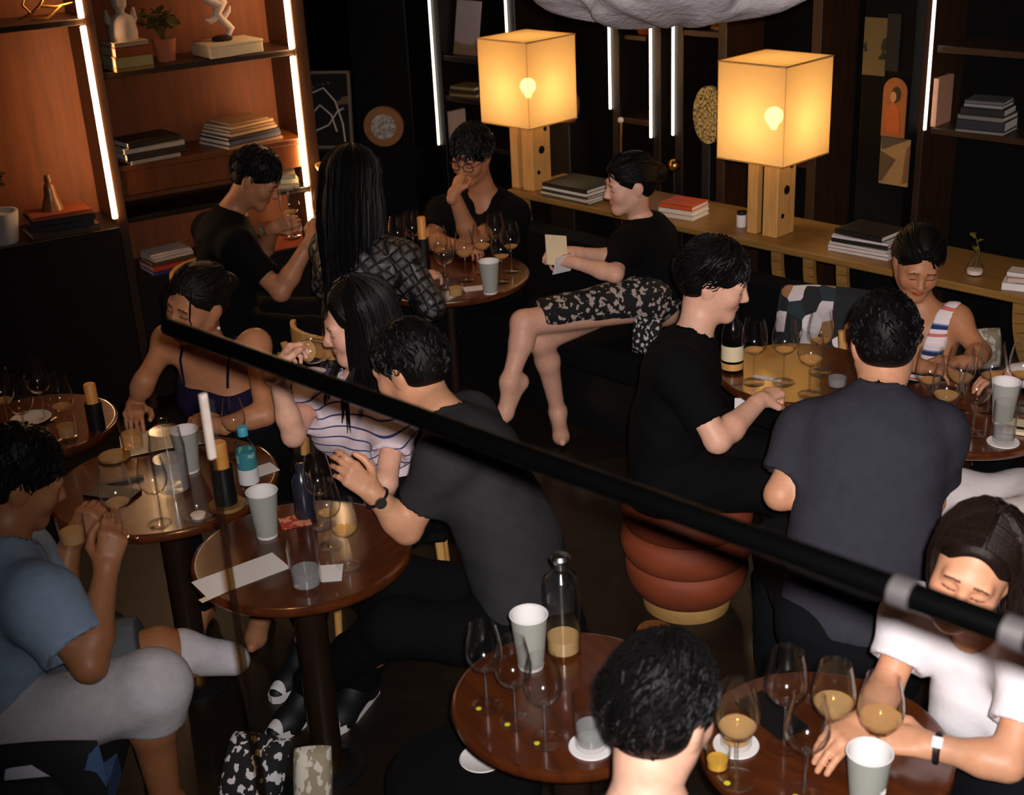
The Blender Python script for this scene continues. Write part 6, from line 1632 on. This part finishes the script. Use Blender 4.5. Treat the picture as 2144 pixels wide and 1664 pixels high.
# -- man with glasses, chin on hand
q = dict(sex='m', skin='tan', head=A(986, 326, 5.9), face=(-.42, -.84, -.34), up=(.10, 0, 1), neck=A(1016, 414, 5.98), SR=A(928, 445, 6.02), SL=A(1072, 450, 5.97), pel=(-.07, 6.08, .52), hvox=.0034)
q['armL'] = (q['SL'], A(988, 506, 5.76), A(950, 405, 5.68)); q['armR'] = (q['SR'], A(900, 505, 5.86), Z(958, 515, .80))
q['handL'] = dict(d=A(966, 362, 5.74) - A(950, 405, 5.68), n=(-.75, -.6, .1), side=1, curl=(.9, .95, 1, 1), thumb=.7, k=.95)
q['handR'] = dict(d=(.7, -.5, 0), n=(0, -.3, 1), side=-1, curl=(.5,) * 4)
legs(q, (-.72, -.69), .11, tuck=.0)
person('person', 'man with glasses in a black V-neck resting his chin on his hand', q)
shirt(q, CL['black'], .70, .02, .018, .03, 't_shirt', vneck=.10); trousers(q, CL['black']); short_hair(q, HAIR['black'], 25, -.005, .05, 320, .016, -.01)
h = q['h']
t = thing('eyeglasses', 'round dark-rimmed eyeglasses worn by the man resting his chin', 'glasses', tuple(h.w(0, .105, .006)))
o_ = h.w(0, .105, .006)
for s in (-1, 1):
    MB().tube([h.w(.033 * s + .024 * math.cos(a), .106 - .012 * abs(math.cos(a) + s) * .3, .004 + .021 * math.sin(a)) - o_ for a in np.linspace(0, 2 * math.pi, 21)], .0022, 6).obj('rim', M['black'], t, True)
    MB().tube([h.w(.057 * s, .100, .008) - o_, h.w(.078 * s, .05, .010) - o_, h.w(.082 * s, -.01, .008) - o_], .0018, 6).obj('temple', M['black'], t, True)
MB().tube([h.w(-.010, .107, .008) - o_, h.w(0, .110, .011) - o_, h.w(.010, .107, .008) - o_], .0018, 6).obj('bridge', M['black'], t, True)
# -- woman in the floral skirt
q = dict(sex='f', skin='light', head=A(1318, 386, 5.5), face=(-.95, -.22, -.14), up=(.08, 0, 1), neck=A(1342, 470, 5.53), SL=A(1310, 512, 5.38), SR=A(1380, 492, 5.66), pel=(.68, 5.50, .61), bend=.02)
q['armL'] = (q['SL'], A(1288, 574, 5.20), A(1196, 548, 5.30)); q['armR'] = (q['SR'], (.52, 5.62, .74), (.30, 5.55, .80))
q['handL'] = dict(d=A(1160, 540, 5.36) - A(1196, 548, 5.30), n=(0, -.5, .85), side=1, curl=(.3, .35, .4, .45), thumb=.4)
q['handR'] = dict(d=(-.9, -.2, .2), n=(0, -.2, 1), side=-1, curl=(.4,) * 4)
q['legL'] = (np.array([.60, 5.40, .60]), A(1096, 676, 5.20), A(1066, 800, 5.10)); q['legR'] = (np.array([.60, 5.56, .60]), A(1130, 712, 5.28), A(1168, 862, 5.40))
q['footL'] = (-.55, -.4, -.75); q['footR'] = (.05, -1, -.2)
person('person', 'woman in a black top and floral skirt sitting with crossed bare legs', q)
shirt(q, CL['black'], .86, .018, .016, .026, 'top', vneck=.05, hem=-.02)
P_ = np.array(q['pel']); pr = [fcap(P_ - q['u'] * .0, P_ + q['u'] * .08, .14, .135, q['f'], .8, .05)]
for k_ in ('legL', 'legR'):
    H_, K_, A_ = (np.array(x) for x in q[k_]); up_ = np.array([.0, .0, .028]); pr += [cap(P_, H_, .10, .10, .06), sleeve(H_ + up_, H_ + (K_ - H_) * (.74 if k_ == 'legR' else .86) + up_, .095, .066, .04)]
garment(q, 'skirt', pr, M['floral'], .009)
tied_hair(q, HAIR['black'], 6, True, .012)
t = thing('leaflet', 'folded cream leaflet in the hands of the woman in the floral skirt', 'leaflet', tuple(A(1166, 545, 5.34)), .5)
MB().box((0, 0, .045), (.10, .002, .13), Matrix.Rotation(-.5, 3, 'X') @ Matrix.Rotation(.25, 3, 'Y')).obj('page', M['cream'], t); MB().box((.01, -.035, -.01), (.09, .002, .09), Matrix.Rotation(.4, 3, 'X')).obj('page', M['white'], t)
# -- person in white at the edge
q = dict(sex='f', skin='mid', head=(1.92, 3.52, 1.20), face=(-.95, .1, -.3), up=(0, 0, 1), neck=(1.88, 3.52, 1.03), SL=(1.80, 3.36, .98), SR=(1.80, 3.70, .98), pel=(1.80, 3.52, .52))
q['armR'] = (q['SR'], (1.80, 3.94, .80), (1.645, 3.94, .80)); q['armL'] = (q['SL'], (1.74, 3.34, .72), (1.62, 3.50, .66))
q['handR'] = dict(d=(-.9, -.12, .05), n=(0, 0, 1), side=-1, curl=(.3,) * 4)
legs(q, (-1, -.1), .11, tuck=-.08)
person('person', 'person in a long white skirt and sleeve at the notebook table', q)
shirt(q, CL['whites'], 1.5, .018, .016, .03, 'blouse'); pr = []
P_ = np.array(q['pel'])
for k_ in ('legL', 'legR'):
    H_, K_, A_ = (np.array(x) for x in q[k_]); pr += [cap(P_ + np.array([0, 0, .02]), K_ + np.array([0, 0, .015]), .12, .095, .06)]
pr.append(half((0, 0, .420), (0, 0, -1), .02))
for k_ in ('legL', 'legR'):
    H_, K_, A_ = (np.array(x) for x in q[k_]); pr += [sleeve(K_, A_ + np.array([0, 0, .05]), .10, .13, .06)]
q['fold'] = .008
garment(q, 'skirt', pr, CL['whites'], .010)
long_hair(q, HAIR['black'], 9, .2, 120)
